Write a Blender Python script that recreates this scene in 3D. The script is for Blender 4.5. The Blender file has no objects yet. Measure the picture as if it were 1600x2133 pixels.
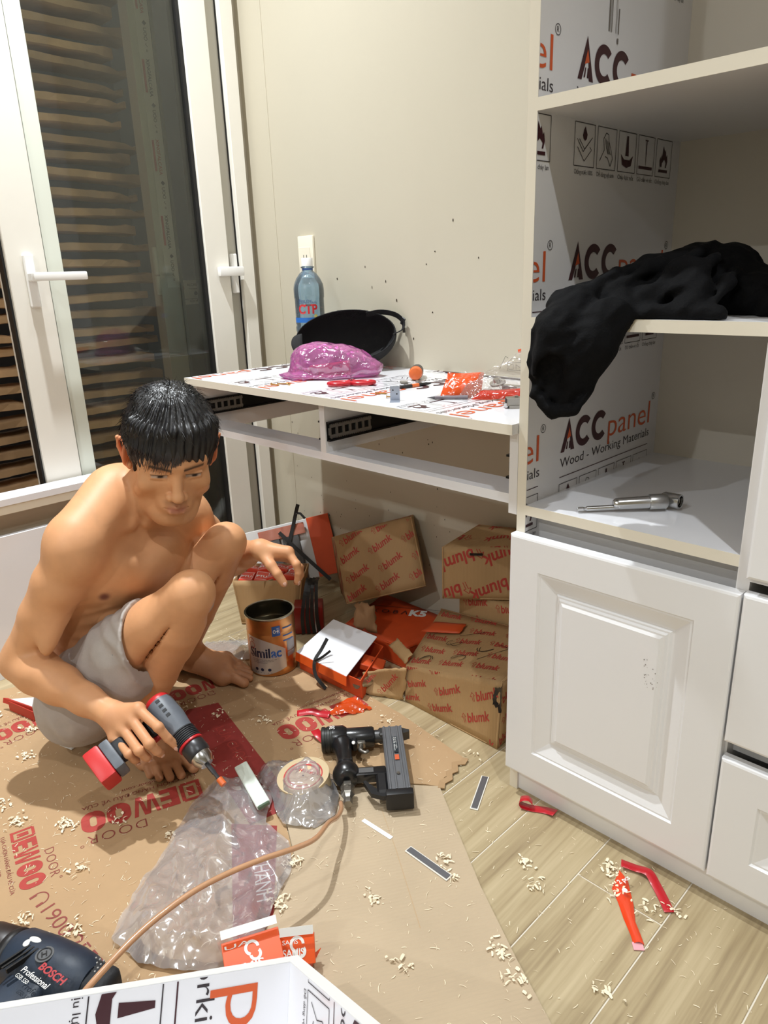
import bpy, bmesh, math, random
import numpy as np
from mathutils import Vector, Matrix
random.seed(7); np.random.seed(7)
S = bpy.context.scene
COL = S.collection

# ------------------------------------------------------------------ camera
cam_d = bpy.data.cameras.new('camera'); cam = bpy.data.objects.new('camera', cam_d); COL.objects.link(cam)
cam_d.sensor_fit = 'HORIZONTAL'; cam_d.sensor_width = 36.0
cam_d.lens = 1504.9 / 1600 * 36.0
cam_d.clip_start = 0.02
_r = Vector((0.70679374, 0.7066567, -0.03284684)); _u = Vector((-0.20094879, 0.24507368, 0.94845057)); _f = Vector((-0.67827884, 0.66375839, -0.31521835))
cam.matrix_world = Matrix(((_r.x, _u.x, -_f.x, 2.0695), (_r.y, _u.y, -_f.y, -1.4757), (_r.z, _u.z, -_f.z, 1.00478), (0, 0, 0, 1)))
S.camera = cam

# ------------------------------------------------------------------ world (night outside, background raised to brighten the yard) and exposure
w = bpy.data.worlds.new('world'); S.world = w; w.use_nodes = True
bg = w.node_tree.nodes['Background']; bg.inputs[0].default_value = (0.09, 0.10, 0.13, 1); bg.inputs[1].default_value = 3.4
S.view_settings.view_transform = 'Standard'; S.view_settings.look = 'None'
S.view_settings.exposure = 0.06; S.view_settings.gamma = 1.0; S.view_settings.use_curve_mapping = False

# ------------------------------------------------------------------ ceiling downlights: three read from cast shadows, last two added as fill
LAMPS = [((0.74, -0.50, 2.69), 4.0, 150), ((0.34, -0.76, 2.69), 26.0, 112), ((2.45, -1.20, 2.69), 12.0, 115), ((1.25, -2.80, 2.69), 18.0, 160), ((2.1, -4.1, 2.69), 36.0, 165)]  # last two: unseen lamps added behind the camera to fill fronts and cabinet
LAMP_COL = (0.92, 0.968, 1.0)
for i, (p, e, spr) in enumerate(LAMPS):
    ld = bpy.data.lights.new('downlight_or_fill_lamp', 'AREA'); ld.shape = 'DISK'; ld.size = 0.055; ld.energy = e; ld.color = LAMP_COL; ld.spread = math.radians(spr)
    lo = bpy.data.objects.new('downlight_or_fill_lamp', ld); lo.location = p; COL.objects.link(lo)

# ------------------------------------------------------------------ helpers
def lin(c):
    c = c / 255.0
    return c / 12.92 if c <= 0.04045 else ((c + 0.055) / 1.055) ** 2.4
def rgb(r, g, b): return (lin(r), lin(g), lin(b), 1.0)

MATS = {}
def mat(name, col, rough=0.5, metal=0.0, noise=0.0, nscale=20.0, bump=0.0, bscale=80.0, spec=0.5, coat=0.0, stretch=(1, 1, 1), trans=0.0, sss=0.0, rand=0.0, sheen=0.0):
    if name in MATS: return MATS[name]
    m = bpy.data.materials.new(name); m.use_nodes = True; nt = m.node_tree; b = nt.nodes['Principled BSDF']
    c = rgb(*col); b.inputs['Base Color'].default_value = c; b.inputs['Roughness'].default_value = rough; b.inputs['Metallic'].default_value = metal
    b.inputs['Specular IOR Level'].default_value = spec; b.inputs['Coat Weight'].default_value = coat; b.inputs['Transmission Weight'].default_value = trans
    if sss: b.inputs['Subsurface Weight'].default_value = sss; b.inputs['Subsurface Radius'].default_value = (0.012, 0.005, 0.003); b.inputs['Subsurface Scale'].default_value = 1.0
    if sheen: b.inputs['Sheen Weight'].default_value = sheen
    tc = nt.nodes.new('ShaderNodeTexCoord'); mp = nt.nodes.new('ShaderNodeMapping'); mp.inputs['Scale'].default_value = stretch
    nt.links.new(tc.outputs['Object'], mp.inputs['Vector'])
    if noise or rand:
        n = nt.nodes.new('ShaderNodeTexNoise'); n.inputs['Scale'].default_value = nscale; n.inputs['Detail'].default_value = 5
        nt.links.new(mp.outputs[0], n.inputs['Vector'])
        hs = nt.nodes.new('ShaderNodeHueSaturation'); hs.inputs['Color'].default_value = c
        mr = nt.nodes.new('ShaderNodeMapRange'); mr.inputs['From Min'].default_value = 0.25; mr.inputs['From Max'].default_value = 0.75
        mr.inputs['To Min'].default_value = 1 - noise; mr.inputs['To Max'].default_value = 1 + noise
        nt.links.new(n.outputs['Fac'], mr.inputs['Value'])
        out = mr.outputs[0]
        if rand:
            oi = nt.nodes.new('ShaderNodeObjectInfo'); r2 = nt.nodes.new('ShaderNodeMapRange'); r2.inputs['To Min'].default_value = 1 - rand; r2.inputs['To Max'].default_value = 1 + rand
            nt.links.new(oi.outputs['Random'], r2.inputs['Value'])
            mu = nt.nodes.new('ShaderNodeMath'); mu.operation = 'MULTIPLY'; nt.links.new(out, mu.inputs[0]); nt.links.new(r2.outputs[0], mu.inputs[1]); out = mu.outputs[0]
        nt.links.new(out, hs.inputs['Value']); nt.links.new(hs.outputs[0], b.inputs['Base Color'])
    if bump:
        n2 = nt.nodes.new('ShaderNodeTexNoise'); n2.inputs['Scale'].default_value = bscale; n2.inputs['Detail'].default_value = 4
        nt.links.new(mp.outputs[0], n2.inputs['Vector'])
        bp = nt.nodes.new('ShaderNodeBump'); bp.inputs['Strength'].default_value = bump; bp.inputs['Distance'].default_value = 0.002
        nt.links.new(n2.outputs['Fac'], bp.inputs['Height']); nt.links.new(bp.outputs[0], b.inputs['Normal'])
    MATS[name] = m
    return m

def clearmat(name, tint, gloss=0.25, rough=0.05, alpha=0.25, bump=0.0, bscale=60.0, fres=1.45, avar=0.0):
    """thin clear film or pane: mostly see-through, Fresnel gloss on top, a little milky body"""
    if name in MATS: return MATS[name]
    m = bpy.data.materials.new(name); m.use_nodes = True; nt = m.node_tree; nt.nodes.clear()
    o = nt.nodes.new('ShaderNodeOutputMaterial'); tr = nt.nodes.new('ShaderNodeBsdfTransparent'); df = nt.nodes.new('ShaderNodeBsdfDiffuse'); gl = nt.nodes.new('ShaderNodeBsdfGlossy')
    t = rgb(*tint); tr.inputs[0].default_value = t; df.inputs[0].default_value = t; gl.inputs['Roughness'].default_value = rough; gl.inputs[0].default_value = (1, 1, 1, 1)
    m1 = nt.nodes.new('ShaderNodeMixShader'); m1.inputs[0].default_value = alpha
    nt.links.new(tr.outputs[0], m1.inputs[1]); nt.links.new(df.outputs[0], m1.inputs[2])
    fr = nt.nodes.new('ShaderNodeFresnel'); fr.inputs[0].default_value = fres
    mu = nt.nodes.new('ShaderNodeMath'); mu.operation = 'MULTIPLY_ADD'; mu.inputs[1].default_value = 1.0; mu.inputs[2].default_value = gloss; mu.use_clamp = True
    nt.links.new(fr.outputs[0], mu.inputs[0])
    m2 = nt.nodes.new('ShaderNodeMixShader'); nt.links.new(mu.outputs[0], m2.inputs[0]); nt.links.new(m1.outputs[0], m2.inputs[1]); nt.links.new(gl.outputs[0], m2.inputs[2])
    nt.links.new(m2.outputs[0], o.inputs[0])
    if bump:
        tc = nt.nodes.new('ShaderNodeTexCoord'); n2 = nt.nodes.new('ShaderNodeTexNoise'); n2.noise_type = 'RIDGED_MULTIFRACTAL'; n2.inputs['Scale'].default_value = bscale; n2.inputs['Detail'].default_value = 3; n2.inputs['Distortion'].default_value = .8
        bp = nt.nodes.new('ShaderNodeBump'); bp.inputs['Strength'].default_value = bump; bp.inputs['Distance'].default_value = 0.006
        nt.links.new(tc.outputs['Object'], n2.inputs['Vector']); nt.links.new(n2.outputs['Fac'], bp.inputs['Height']); nt.links.new(bp.outputs[0], gl.inputs['Normal'])
        if avar:
            mr = nt.nodes.new('ShaderNodeMapRange'); mr.inputs['From Min'].default_value = .35; mr.inputs['From Max'].default_value = 1.25; mr.inputs['To Min'].default_value = alpha; mr.inputs['To Max'].default_value = alpha + avar
            nt.links.new(n2.outputs['Fac'], mr.inputs['Value']); nt.links.new(mr.outputs[0], m1.inputs[0]); nt.links.new(bp.outputs[0], df.inputs['Normal'])
    MATS[name] = m
    return m

def vcolmat(name, rough=0.5, sss=0.0, bump=0.0, bscale=200.0, metal=0.0, spec=0.5, noise=0.0, nscale=40):
    """albedo from the mesh's own 'Col' attribute"""
    if name in MATS: return MATS[name]
    m = mat(name, (200, 200, 200), rough, metal, bump=bump, bscale=bscale, spec=spec, sss=sss)
    nt = m.node_tree; b = nt.nodes['Principled BSDF']; at = nt.nodes.new('ShaderNodeAttribute'); at.attribute_name = 'Col'
    nt.links.new(at.outputs['Color'], b.inputs['Base Color'])
    if noise:
        n = nt.nodes.new('ShaderNodeTexNoise'); n.inputs['Scale'].default_value = nscale; n.inputs['Detail'].default_value = 6
        tc = nt.nodes.new('ShaderNodeTexCoord'); nt.links.new(tc.outputs['Object'], n.inputs['Vector'])
        mr = nt.nodes.new('ShaderNodeMapRange'); mr.inputs['From Min'].default_value = .3; mr.inputs['From Max'].default_value = .7; mr.inputs['To Min'].default_value = 1 - noise; mr.inputs['To Max'].default_value = 1 + noise
        hs = nt.nodes.new('ShaderNodeHueSaturation'); nt.links.new(n.outputs['Fac'], mr.inputs['Value']); nt.links.new(mr.outputs[0], hs.inputs['Value'])
        nt.links.new(at.outputs['Color'], hs.inputs['Color']); nt.links.new(hs.outputs[0], b.inputs['Base Color'])
    return m

def link(o, parent=None):
    COL.objects.link(o)
    if parent is not None: o.parent = parent
    return o
def tag(o, label, cat, group=None, kind=None):
    if label: o['label'] = label
    if cat: o['category'] = cat
    if group: o['group'] = group
    if kind: o['kind'] = kind
    return o
def thing(name, label, cat, loc=(0, 0, 0), rot=(0, 0, 0), group=None):
    o = bpy.data.objects.new(name, None); o.empty_display_size = 0.02; o.location = loc; o.rotation_euler = rot; link(o)
    return tag(o, label, cat, group)
def obj(name, me, m=None, parent=None, smooth=False, label=None):
    """link a bmesh or mesh as one mesh object; coordinates are local to parent"""
    if isinstance(me, bmesh.types.BMesh):
        bm = me; me = bpy.data.meshes.new(name); bm.normal_update(); bm.to_mesh(me); bm.free()
    if m is not None:
        for mm in (m if isinstance(m, (list, tuple)) else [m]): me.materials.append(mm)
    if smooth:
        me.polygons.foreach_set('use_smooth', [True] * len(me.polygons))
        if smooth != 'all':
            try: me.set_sharp_from_angle(angle=math.radians(smooth if smooth is not True else 40))
            except Exception: pass
    o = bpy.data.objects.new(name, me); link(o, parent)
    if label: o['label'] = label
    return o

def NB(): return bmesh.new()
def bx(bm, x0, x1, y0, y1, z0, z1, bev=0.0, seg=1, mi=0, M=None):
    x0, x1 = min(x0, x1), max(x0, x1); y0, y1 = min(y0, y1), max(y0, y1); z0, z1 = min(z0, z1), max(z0, z1)
    t = bmesh.new(); bmesh.ops.create_cube(t, size=1.0)
    for v in t.verts: v.co = Vector(((v.co.x + .5) * (x1 - x0) + x0, (v.co.y + .5) * (y1 - y0) + y0, (v.co.z + .5) * (z1 - z0) + z0))
    if bev: bmesh.ops.bevel(t, geom=t.edges[:], offset=bev, segments=seg, affect='EDGES', profile=0.6)
    join(bm, t, M, mi); return bm
def join(bm, t, M=None, mi=0):
    vs = [bm.verts.new(M @ v.co if M is not None else v.co) for v in t.verts]
    t.verts.index_update()
    for f in t.faces:
        try:
            g = bm.faces.new([vs[v.index] for v in f.verts]); g.material_index = mi if mi else f.material_index; g.smooth = f.smooth
        except ValueError: pass
    t.free(); return bm
def lathe(bm, prof, n=32, M=None, mi=0, cap0=True, cap1=True):
    """prof: list of (r, z)"""
    rings = []
    for r, z in prof:
        rings.append([bm.verts.new((M @ Vector((r * math.cos(2 * math.pi * k / n), r * math.sin(2 * math.pi * k / n), z))) if M is not None else (r * math.cos(2 * math.pi * k / n), r * math.sin(2 * math.pi * k / n), z)) for k in range(n)])
    for a, b in zip(rings, rings[1:]):
        for k in range(n):
            f = bm.faces.new((a[k], a[(k + 1) % n], b[(k + 1) % n], b[k])); f.material_index = mi
    if cap0: bm.faces.new(rings[0][::-1]).material_index = mi
    if cap1: bm.faces.new(rings[-1]).material_index = mi
    return bm
def catmull(pts, n=8, closed=False):
    P = [Vector(p) for p in pts]; out = []; L = len(P)
    rng = range(L) if closed else range(L - 1)
    for i in rng:
        p0 = P[(i - 1) % L] if closed or i > 0 else P[i] * 2 - P[i + 1]
        p1 = P[i]; p2 = P[(i + 1) % L]
        p3 = P[(i + 2) % L] if closed or i + 2 < L else p2 * 2 - p1
        for k in range(n):
            t = k / n
            out.append(0.5 * ((2 * p1) + (p2 - p0) * t + (2 * p0 - 5 * p1 + 4 * p2 - p3) * t * t + (3 * p1 - p0 - 3 * p2 + p3) * t ** 3))
    if not closed: out.append(P[-1].copy())
    return out
def tube(bm, pts, r, n=10, closed=False, mi=0, cap=True, flat=None, up=None):
    """sweep along points; r number or list; flat=(a,b) makes a flat strap of half-width a, half-thickness b"""
    P = [Vector(p) for p in pts]; L = len(P); rings = []
    prev = None
    for i in range(L):
        if closed: t = (P[(i + 1) % L] - P[i - 1])
        else: t = P[min(i + 1, L - 1)] - P[max(i - 1, 0)]
        t.normalize()
        if prev is None:
            a = Vector(up) if up is not None else (Vector((0, 0, 1)) if abs(t.z) < .9 else Vector((1, 0, 0)))
            n1 = (a - t * a.dot(t)).normalized()
        else:
            n1 = (prev - t * prev.dot(t)).normalized()
        prev = n1; n2 = t.cross(n1)
        rr = r[i] if isinstance(r, (list, tuple)) else r
        if flat:
            a_, b_ = flat
            rings.append([bm.verts.new(P[i] + n2 * sx * a_ * rr + n1 * sy * b_) for sx, sy in ((-1, -1), (1, -1), (1, 1), (-1, 1))])
        else:
            rings.append([bm.verts.new(P[i] + (n1 * math.cos(2 * math.pi * k / n) + n2 * math.sin(2 * math.pi * k / n)) * rr) for k in range(n)])
    m = len(rings[0]); pairs = list(zip(rings, rings[1:])) + ([(rings[-1], rings[0])] if closed else [])
    for a, b in pairs:
        for k in range(m):
            f = bm.faces.new((a[k], a[(k + 1) % m], b[(k + 1) % m], b[k])); f.material_index = mi; f.smooth = not flat
    if cap and not closed: bm.faces.new(rings[0][::-1]).material_index = mi; bm.faces.new(rings[-1]).material_index = mi
    return bm
def cyl(bm, p0, p1, r0, r1=None, n=20, mi=0):
    p0, p1 = Vector(p0), Vector(p1); d = p1 - p0; M = Matrix.Translation(p0) @ d.to_track_quat('Z', 'Y').to_matrix().to_4x4()
    return lathe(bm, [(r0, 0), (r0 if r1 is None else r1, d.length)], n, M, mi)
def prism(bm, poly, z0, z1, M=None, mi=0):
    a = [bm.verts.new(M @ Vector((x, y, z0)) if M is not None else (x, y, z0)) for x, y in poly]
    b = [bm.verts.new(M @ Vector((x, y, z1)) if M is not None else (x, y, z1)) for x, y in poly]
    n = len(poly); bm.faces.new(a[::-1]).material_index = mi; bm.faces.new(b).material_index = mi
    for i in range(n): bm.faces.new((a[i], a[(i + 1) % n], b[(i + 1) % n], b[i])).material_index = mi
    bmesh.ops.recalc_face_normals(bm, faces=bm.faces[:])
    return bm
def frame(O, U, V):
    """matrix whose local x,y,z axes are U, V, U x V at O (U,V normalised)"""
    U = Vector(U).normalized(); V = Vector(V); V = (V - U * V.dot(U)).normalized(); N = U.cross(V); O = Vector(O)
    return Matrix(((U.x, V.x, N.x, O.x), (U.y, V.y, N.y, O.y), (U.z, V.z, N.z, O.z), (0, 0, 0, 1)))

# ---- flat print: lettering and marks as thin faces lying on their surface
_TX = {}
def text2d(s, bold=0.0, shear=0.0, space=1.0):
    k = (s, bold, shear, space)
    if k in _TX: return _TX[k]
    c = bpy.data.curves.new('lettering', 'FONT'); c.body = s; c.size = 1.0; c.offset = bold; c.shear = shear; c.resolution_u = 4; c.space_character = space; c.align_x = 'LEFT'
    o = bpy.data.objects.new('lettering', c); COL.objects.link(o)
    dg = bpy.context.evaluated_depsgraph_get(); me = bpy.data.meshes.new_from_object(o.evaluated_get(dg))
    v = [(p.co.x, p.co.y) for p in me.vertices]; f = [tuple(p.vertices) for p in me.polygons]
    COL.objects.unlink(o); bpy.data.objects.remove(o); bpy.data.curves.remove(c); bpy.data.meshes.remove(me)
    if not v: v = [(0, 0)]
    xs = [a for a, _ in v]; ys = [b for _, b in v]
    _TX[k] = (v, f, min(xs), max(xs), min(ys), max(ys)); return _TX[k]
class Print:
    """collects 2D marks (u right, v up) with colour index, then maps them to a surface"""
    def __init__(s): s.V = []; s.F = []; s.C = []; s.Z = []
    def add(s, v, f, c):
        b = len(s.V); s.V += [tuple(p) for p in v]; s.F += [tuple(i + b for i in q) for q in f]; s.C += [c] * len(f); k = (s.Z[-1] % 9 + 1) if s.Z else 1; s.Z += [k] * len(v)
    def text(s, t, x, y, w=None, h=None, c=0, bold=0.0, rot=0.0, shear=0.0, space=1.0, caph=None, flipx=False):
        v, f, x0, x1, y0, y1 = text2d(t, bold, shear, space)
        sc = (caph / 0.72) if caph else (h / (y1 - y0) if h else w / (x1 - x0))
        sx = w / (x1 - x0) if w else sc; sy = sc
        cr, sr = math.cos(rot), math.sin(rot); P = []
        for a, b in v:
            a = (a - x0) * sx; b = b * sy
            if flipx: a = -a
            P.append((x + a * cr - b * sr, y + a * sr + b * cr))
        s.add(P, f, c)
    def poly(s, pts, c=0): s.add(pts, [tuple(range(len(pts)))], c)
    def rect(s, x0, y0, x1, y1, c=0): s.poly([(x0, y0), (x1, y0), (x1, y1), (x0, y1)], c)
    def line(s, p, q, wd, c=0):
        dx, dy = q[0] - p[0], q[1] - p[1]; L = math.hypot(dx, dy) or 1; nx, ny = -dy / L * wd / 2, dx / L * wd / 2
        s.poly([(p[0] - nx, p[1] - ny), (q[0] - nx, q[1] - ny), (q[0] + nx, q[1] + ny), (p[0] + nx, p[1] + ny)], c)
    def path(s, pts, wd, c=0):
        for p, q in zip(pts, pts[1:]): s.line(p, q, wd, c)
    def box(s, x0, y0, x1, y1, wd, c=0): s.path([(x0, y0), (x1, y0), (x1, y1), (x0, y1), (x0, y0)], wd, c)
    def ring(s, x, y, r, wd, c=0, a0=0, a1=360, n=28):
        A = [math.radians(a0 + (a1 - a0) * k / n) for k in range(n + 1)]; ri, ro = r - wd / 2, r + wd / 2
        s.add([(x + q * math.cos(a), y + q * math.sin(a)) for a in A for q in (ri, ro)], [(2 * k, 2 * k + 1, 2 * k + 3, 2 * k + 2) for k in range(n)], c)
    def disc(s, x, y, r, c=0, ry=None, n=24): s.poly([(x + r * math.cos(2 * math.pi * k / n), y + (ry or r) * math.sin(2 * math.pi * k / n)) for k in range(n)], c)
    def xf(s, M):
        """append-able transformed copy, M = (a,b,c,d,e,f): x'=a x+b y+c, y'=d x+e y+f"""
        q = Print(); a, b, c, d, e, f = M; q.V = [(a * x + b * y + c, d * x + e * y + f) for x, y in s.V]; q.F = list(s.F); q.C = list(s.C); q.Z = list(s.Z); return q
    def extend(s, o):
        b = len(s.V); s.V += o.V; s.F += [tuple(i + b for i in q) for q in o.F]; s.C += o.C; s.Z += o.Z
    def place(s, x, y, sc=1.0, rot=0.0, o=None):
        c, n = math.cos(rot) * sc, math.sin(rot) * sc; s.extend(o.xf((c, -n, x, n, c, y)))
    def bm(s, fn=None, clip=None, z3=False):
        bm = bmesh.new(); vs = [bm.verts.new((x, y, z * 2.5e-5 if z3 else 0)) for (x, y), z in zip(s.V, s.Z)]
        for q, c in zip(s.F, s.C):
            try: bm.faces.new([vs[i] for i in q]).material_index = c
            except ValueError: pass
        if clip:
            x0, y0, x1, y1 = clip
            for co, no in (((x0, 0, 0), (-1, 0, 0)), ((x1, 0, 0), (1, 0, 0)), ((0, y0, 0), (0, -1, 0)), ((0, y1, 0), (0, 1, 0))):
                bmesh.ops.bisect_plane(bm, geom=bm.verts[:] + bm.edges[:] + bm.faces[:], plane_co=co, plane_no=no, clear_outer=True)
        for f in bm.faces:
            if f.normal.z < 0 or (f.normal_update() or f.normal.z < 0): f.normal_flip()
        if fn:
            for v in bm.verts: v.co = Vector(fn(v.co.x, v.co.y, v.co.z) if z3 else fn(v.co.x, v.co.y))
        return bm
    def on(s, name, O, U, V, mats, parent=None, clip=None, eps=0.0006):
        M = frame(O, U, V)
        return obj(name, s.bm(lambda x, y, z: M @ Vector((x, y, eps + z)), clip, True), mats, parent)

# ================================================================== THE ROOM
wall_m = mat('cream wall paint', (192, 184, 165), 0.55, noise=0.012, nscale=3, bump=0.06, bscale=25)
ceil_m = mat('white ceiling paint', (238, 235, 228), 0.8)
alu_m = mat('white powder-coated aluminium', (236, 232, 222), 0.28, noise=0.01)
grey_alu = mat('grey aluminium channel', (186, 182, 170), 0.4)
mel_w = mat('white melamine', (236, 236, 240), 0.16, noise=0.01, nscale=6, coat=0.2)
mel_in = mat('pale grey melamine', (232, 230, 230), 0.25, noise=0.01, nscale=6)
edge_m = mat('cream edge band', (235, 228, 212), 0.35)
lacq = mat('white satin lacquer', (240, 240, 242), 0.3, noise=0.008, nscale=5, coat=0.15)
black_rub = mat('black rubber gasket', (14, 13, 13), 0.6)
ink_mar = mat('maroon print', (62, 22, 30), 0.45); ink_or = mat('orange print', (214, 92, 44), 0.45); ink_dk = mat('dark grey print', (52, 44, 48), 0.45)
ACC_M = [ink_mar, ink_or, ink_dk]

def struct(name, bm, m, smooth=False, parent=None):
    o = obj(name, bm, m, parent, smooth)
    if parent is None: o['kind'] = 'structure'
    return o
b = NB(); bx(b, -0.15, 1.358, 0.0, 0.2, -0.02, 2.7); bx(b, 1.358, 4.55, 0.0615, 0.2, -0.02, 2.7); wall_back = struct('wall_back', b, wall_m)
b = NB(); bx(b, -0.12, 0.0, 0.0, -0.028, -0.02, 2.7); bx(b, -0.12, 0.0, -0.028, -2.30, 2.34, 2.7); bx(b, -0.12, 0.0, -2.30, -4.7, -0.02, 2.7); struct('wall_left', b, wall_m)
b = NB(); bx(b, 4.4, 4.55, 0.06, -4.7, -0.02, 2.7); struct('wall_right', b, wall_m)
b = NB(); bx(b, -0.12, 4.55, -4.6, -4.7, -0.02, 2.7); struct('wall_front', b, wall_m)
b = NB(); bx(b, -0.12, 4.55, 0.2, -4.7, 2.7, 2.8); struct('ceiling', b, ceil_m)
# specks and scuffs on the back wall
spk = mat('wall speck dirt', (60, 48, 36), 0.8); pr = Print(); rs = random.Random(3)
for (x, z) in [(0.52, 1.02), (0.60, 0.98), (0.75, 1.02), (0.545, 0.965), (0.92, 1.03), (0.40, 0.99), (0.62, 0.83), (0.77, 0.90), (0.64, 0.93), (0.84, 1.12), (0.78, 1.05), (0.70, 0.83)]:
    pr.disc(x, z, 0.0022 * rs.uniform(.6, 1.2), 0, 0.003 * rs.uniform(.6, 1.6), 8)
for k in range(60): pr.disc(rs.uniform(0.13, 0.85), rs.uniform(0.1, 0.56), 0.0016 * rs.uniform(.4, 1.3), 0, 0.0022 * rs.uniform(.5, 1.4), 7)
pr.on('wall_specks', (0, 0, 0), (1, 0, 0), (0, 0, 1), spk, wall_back, eps=0.0005)
b = NB(); bx(b, 0, 0.1265, 0, -0.0015, 0, 2.7); obj('plaster_strip', b, wall_m, wall_back)

# floor: grout bed and wood-look tiles laid as single pieces
fm = bpy.data.materials.new('oak-look porcelain tile'); fm.use_nodes = True; nt = fm.node_tree; P = nt.nodes['Principled BSDF']; P.inputs['Roughness'].default_value = 0.38
tc = nt.nodes.new('ShaderNodeTexCoord'); oi = nt.nodes.new('ShaderNodeObjectInfo'); ad = nt.nodes.new('ShaderNodeVectorMath'); ad.operation = 'ADD'
sc_ = nt.nodes.new('ShaderNodeMath'); sc_.operation = 'MULTIPLY'; sc_.inputs[1].default_value = 37.0; nt.links.new(oi.outputs['Random'], sc_.inputs[0])
nt.links.new(tc.outputs['Object'], ad.inputs[0]); nt.links.new(sc_.outputs[0], ad.inputs[1])
mp = nt.nodes.new('ShaderNodeMapping'); mp.inputs['Scale'].default_value = (26, 1.6, 1); nt.links.new(ad.outputs[0], mp.inputs[0])
n1 = nt.nodes.new('ShaderNodeTexNoise'); n1.inputs['Scale'].default_value = 1.0; n1.inputs['Detail'].default_value = 8; n1.inputs['Distortion'].default_value = 0.6; nt.links.new(mp.outputs[0], n1.inputs[0])
mp2 = nt.nodes.new('ShaderNodeMapping'); mp2.inputs['Scale'].default_value = (150, 5, 1); nt.links.new(ad.outputs[0], mp2.inputs[0])
n2 = nt.nodes.new('ShaderNodeTexNoise'); n2.inputs['Scale'].default_value = 1.0; n2.inputs['Detail'].default_value = 4; nt.links.new(mp2.outputs[0], n2.inputs[0])
mx = nt.nodes.new('ShaderNodeMath'); mx.operation = 'MULTIPLY_ADD'; mx.inputs[1].default_value = 0.45; nt.links.new(n2.outputs[0], mx.inputs[0]); nt.links.new(n1.outputs[0], mx.inputs[2])
cr = nt.nodes.new('ShaderNodeValToRGB'); e = cr.color_ramp.elements; e[0].position = 0.42; e[0].color = rgb(128, 108, 80); e[1].position = 0.98; e[1].color = rgb(194, 177, 143)
e2 = cr.color_ramp.elements.new(0.68); e2.color = rgb(170, 152, 118); nt.links.new(mx.outputs[0], cr.inputs[0]); nt.links.new(cr.outputs[0], P.inputs['Base Color'])
bp = nt.nodes.new('ShaderNodeBump'); bp.inputs['Strength'].default_value = 0.12; bp.inputs['Distance'].default_value = 0.001; nt.links.new(mx.outputs[0], bp.inputs['Height']); nt.links.new(bp.outputs[0], P.inputs['Normal'])
grout = mat('pale grout', (222, 214, 198), 0.8)
b = NB(); bx(b, 0, 4.55, 0.07, -4.7, -0.05, -0.0014); floor = struct('floor', b, grout)
def tile_mesh(wd, ln):
    t = NB(); bx(t, -wd / 2, wd / 2, -ln / 2, ln / 2, -0.010, 0.0, 0.0007); me = bpy.data.meshes.new('floor_tile'); t.to_mesh(me); t.free(); me.materials.append(fm); return me
_tm = {}
def put_tile(x0, x1, y0, y1):
    g = 0.0024; k = (round(x1 - x0, 4), round(y1 - y0, 4))
    if k not in _tm: _tm[k] = tile_mesh(x1 - x0 - g, y1 - y0 - g)
    o = bpy.data.objects.new('floor_tile', _tm[k]); o.location = ((x0 + x1) / 2, (y0 + y1) / 2, 0); link(o, floor)
rs = random.Random(11); off0 = {1: -0.557, 0: -0.93, 2: -0.26, 3: -0.86, -1: -0.36, -2: -0.75}
for k in range(-10, 13):
    x0 = 1.430 + 0.1513 * k; x1 = x0 + 0.1513; x0 = max(x0, 0.0)
    yj = off0.get(k, -rs.uniform(0.1, 0.9)); ys = [0.06]
    y = yj
    while y < 0.0: y += 0.9
    y -= 0.9
    while y > -3.2: ys.append(y); y -= 0.9
    ys.append(-3.4)
    for a, c in zip(ys, ys[1:]): put_tile(x0, x1, c, a)

# ------------------------------------------------------------------ glazed door in the left wall
glass_m = clearmat('door glass', (238, 242, 236), gloss=0.0, rough=0.0, alpha=0.02, fres=1.42)
door = bpy.data.objects.new('door_1', None); link(door); door['kind'] = 'structure'; door['label'] = 'white aluminium glazed door in the left wall'
def part(name, m, parent, boxes, bev=0.0, smooth=False, label=None):
    b = NB()
    for q in boxes: bx(b, *q, bev)
    return obj(name, b, m, parent, smooth, label)
part('frame', alu_m, door, [(-0.06, 0.030, -0.0285, -0.074, 0, 2.34), (-0.06, 0.030, -0.0285, -2.30, 2.28, 2.34), (-0.06, 0.03, -2.24, -2.30, 0, 2.34)], 0.0015)
part('seam', black_rub, door, [(-0.05, 0.012, -0.0745, -0.0775, 0, 2.28)])
part('channel', grey_alu, door, [(-0.05, 0.008, -0.0775, -0.124, 0, 2.28)])
part('stile', alu_m, door, [(-0.03, 0.034, -0.124, -0.205, 0.012, 2.275)], 0.002)
part('gasket', black_rub, door, [(-0.02, 0.026, -0.2052, -0.2165, 0.09, 2.2)])
part('stile', alu_m, door, [(-0.03, 0.042, -0.690, -0.788, 0.012, 2.275)], 0.002)
part('gasket', black_rub, door, [(0.0, 0.032, -0.6862, -0.6898, 0.09, 2.2), (0.0, 0.030, -0.7882, -0.7935, 0.012, 2.275)])
part('bottom_rail', alu_m, door, [(-0.03, 0.036, -0.2055, -0.6858, 0.012, 0.09)], 0.002)
part('top_rail', alu_m, door, [(-0.03, 0.036, -0.2055, -0.6858, 2.2, 2.275)], 0.002)
part('threshold', alu_m, door, [(-0.06, 0.045, -0.124, -2.24, -0.001, 0.0115)], 0.001)
part('glass_pane', glass_m, door, [(0.012, 0.018, -0.21, -0.6895, 0.085, 2.205)])
part('inner_mullion', mat('pale green-white profile', (222, 226, 214), 0.35), door, [(0.0185, 0.033, -0.644, -0.6858, 0.0905, 2.1995)], 0.001)
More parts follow.
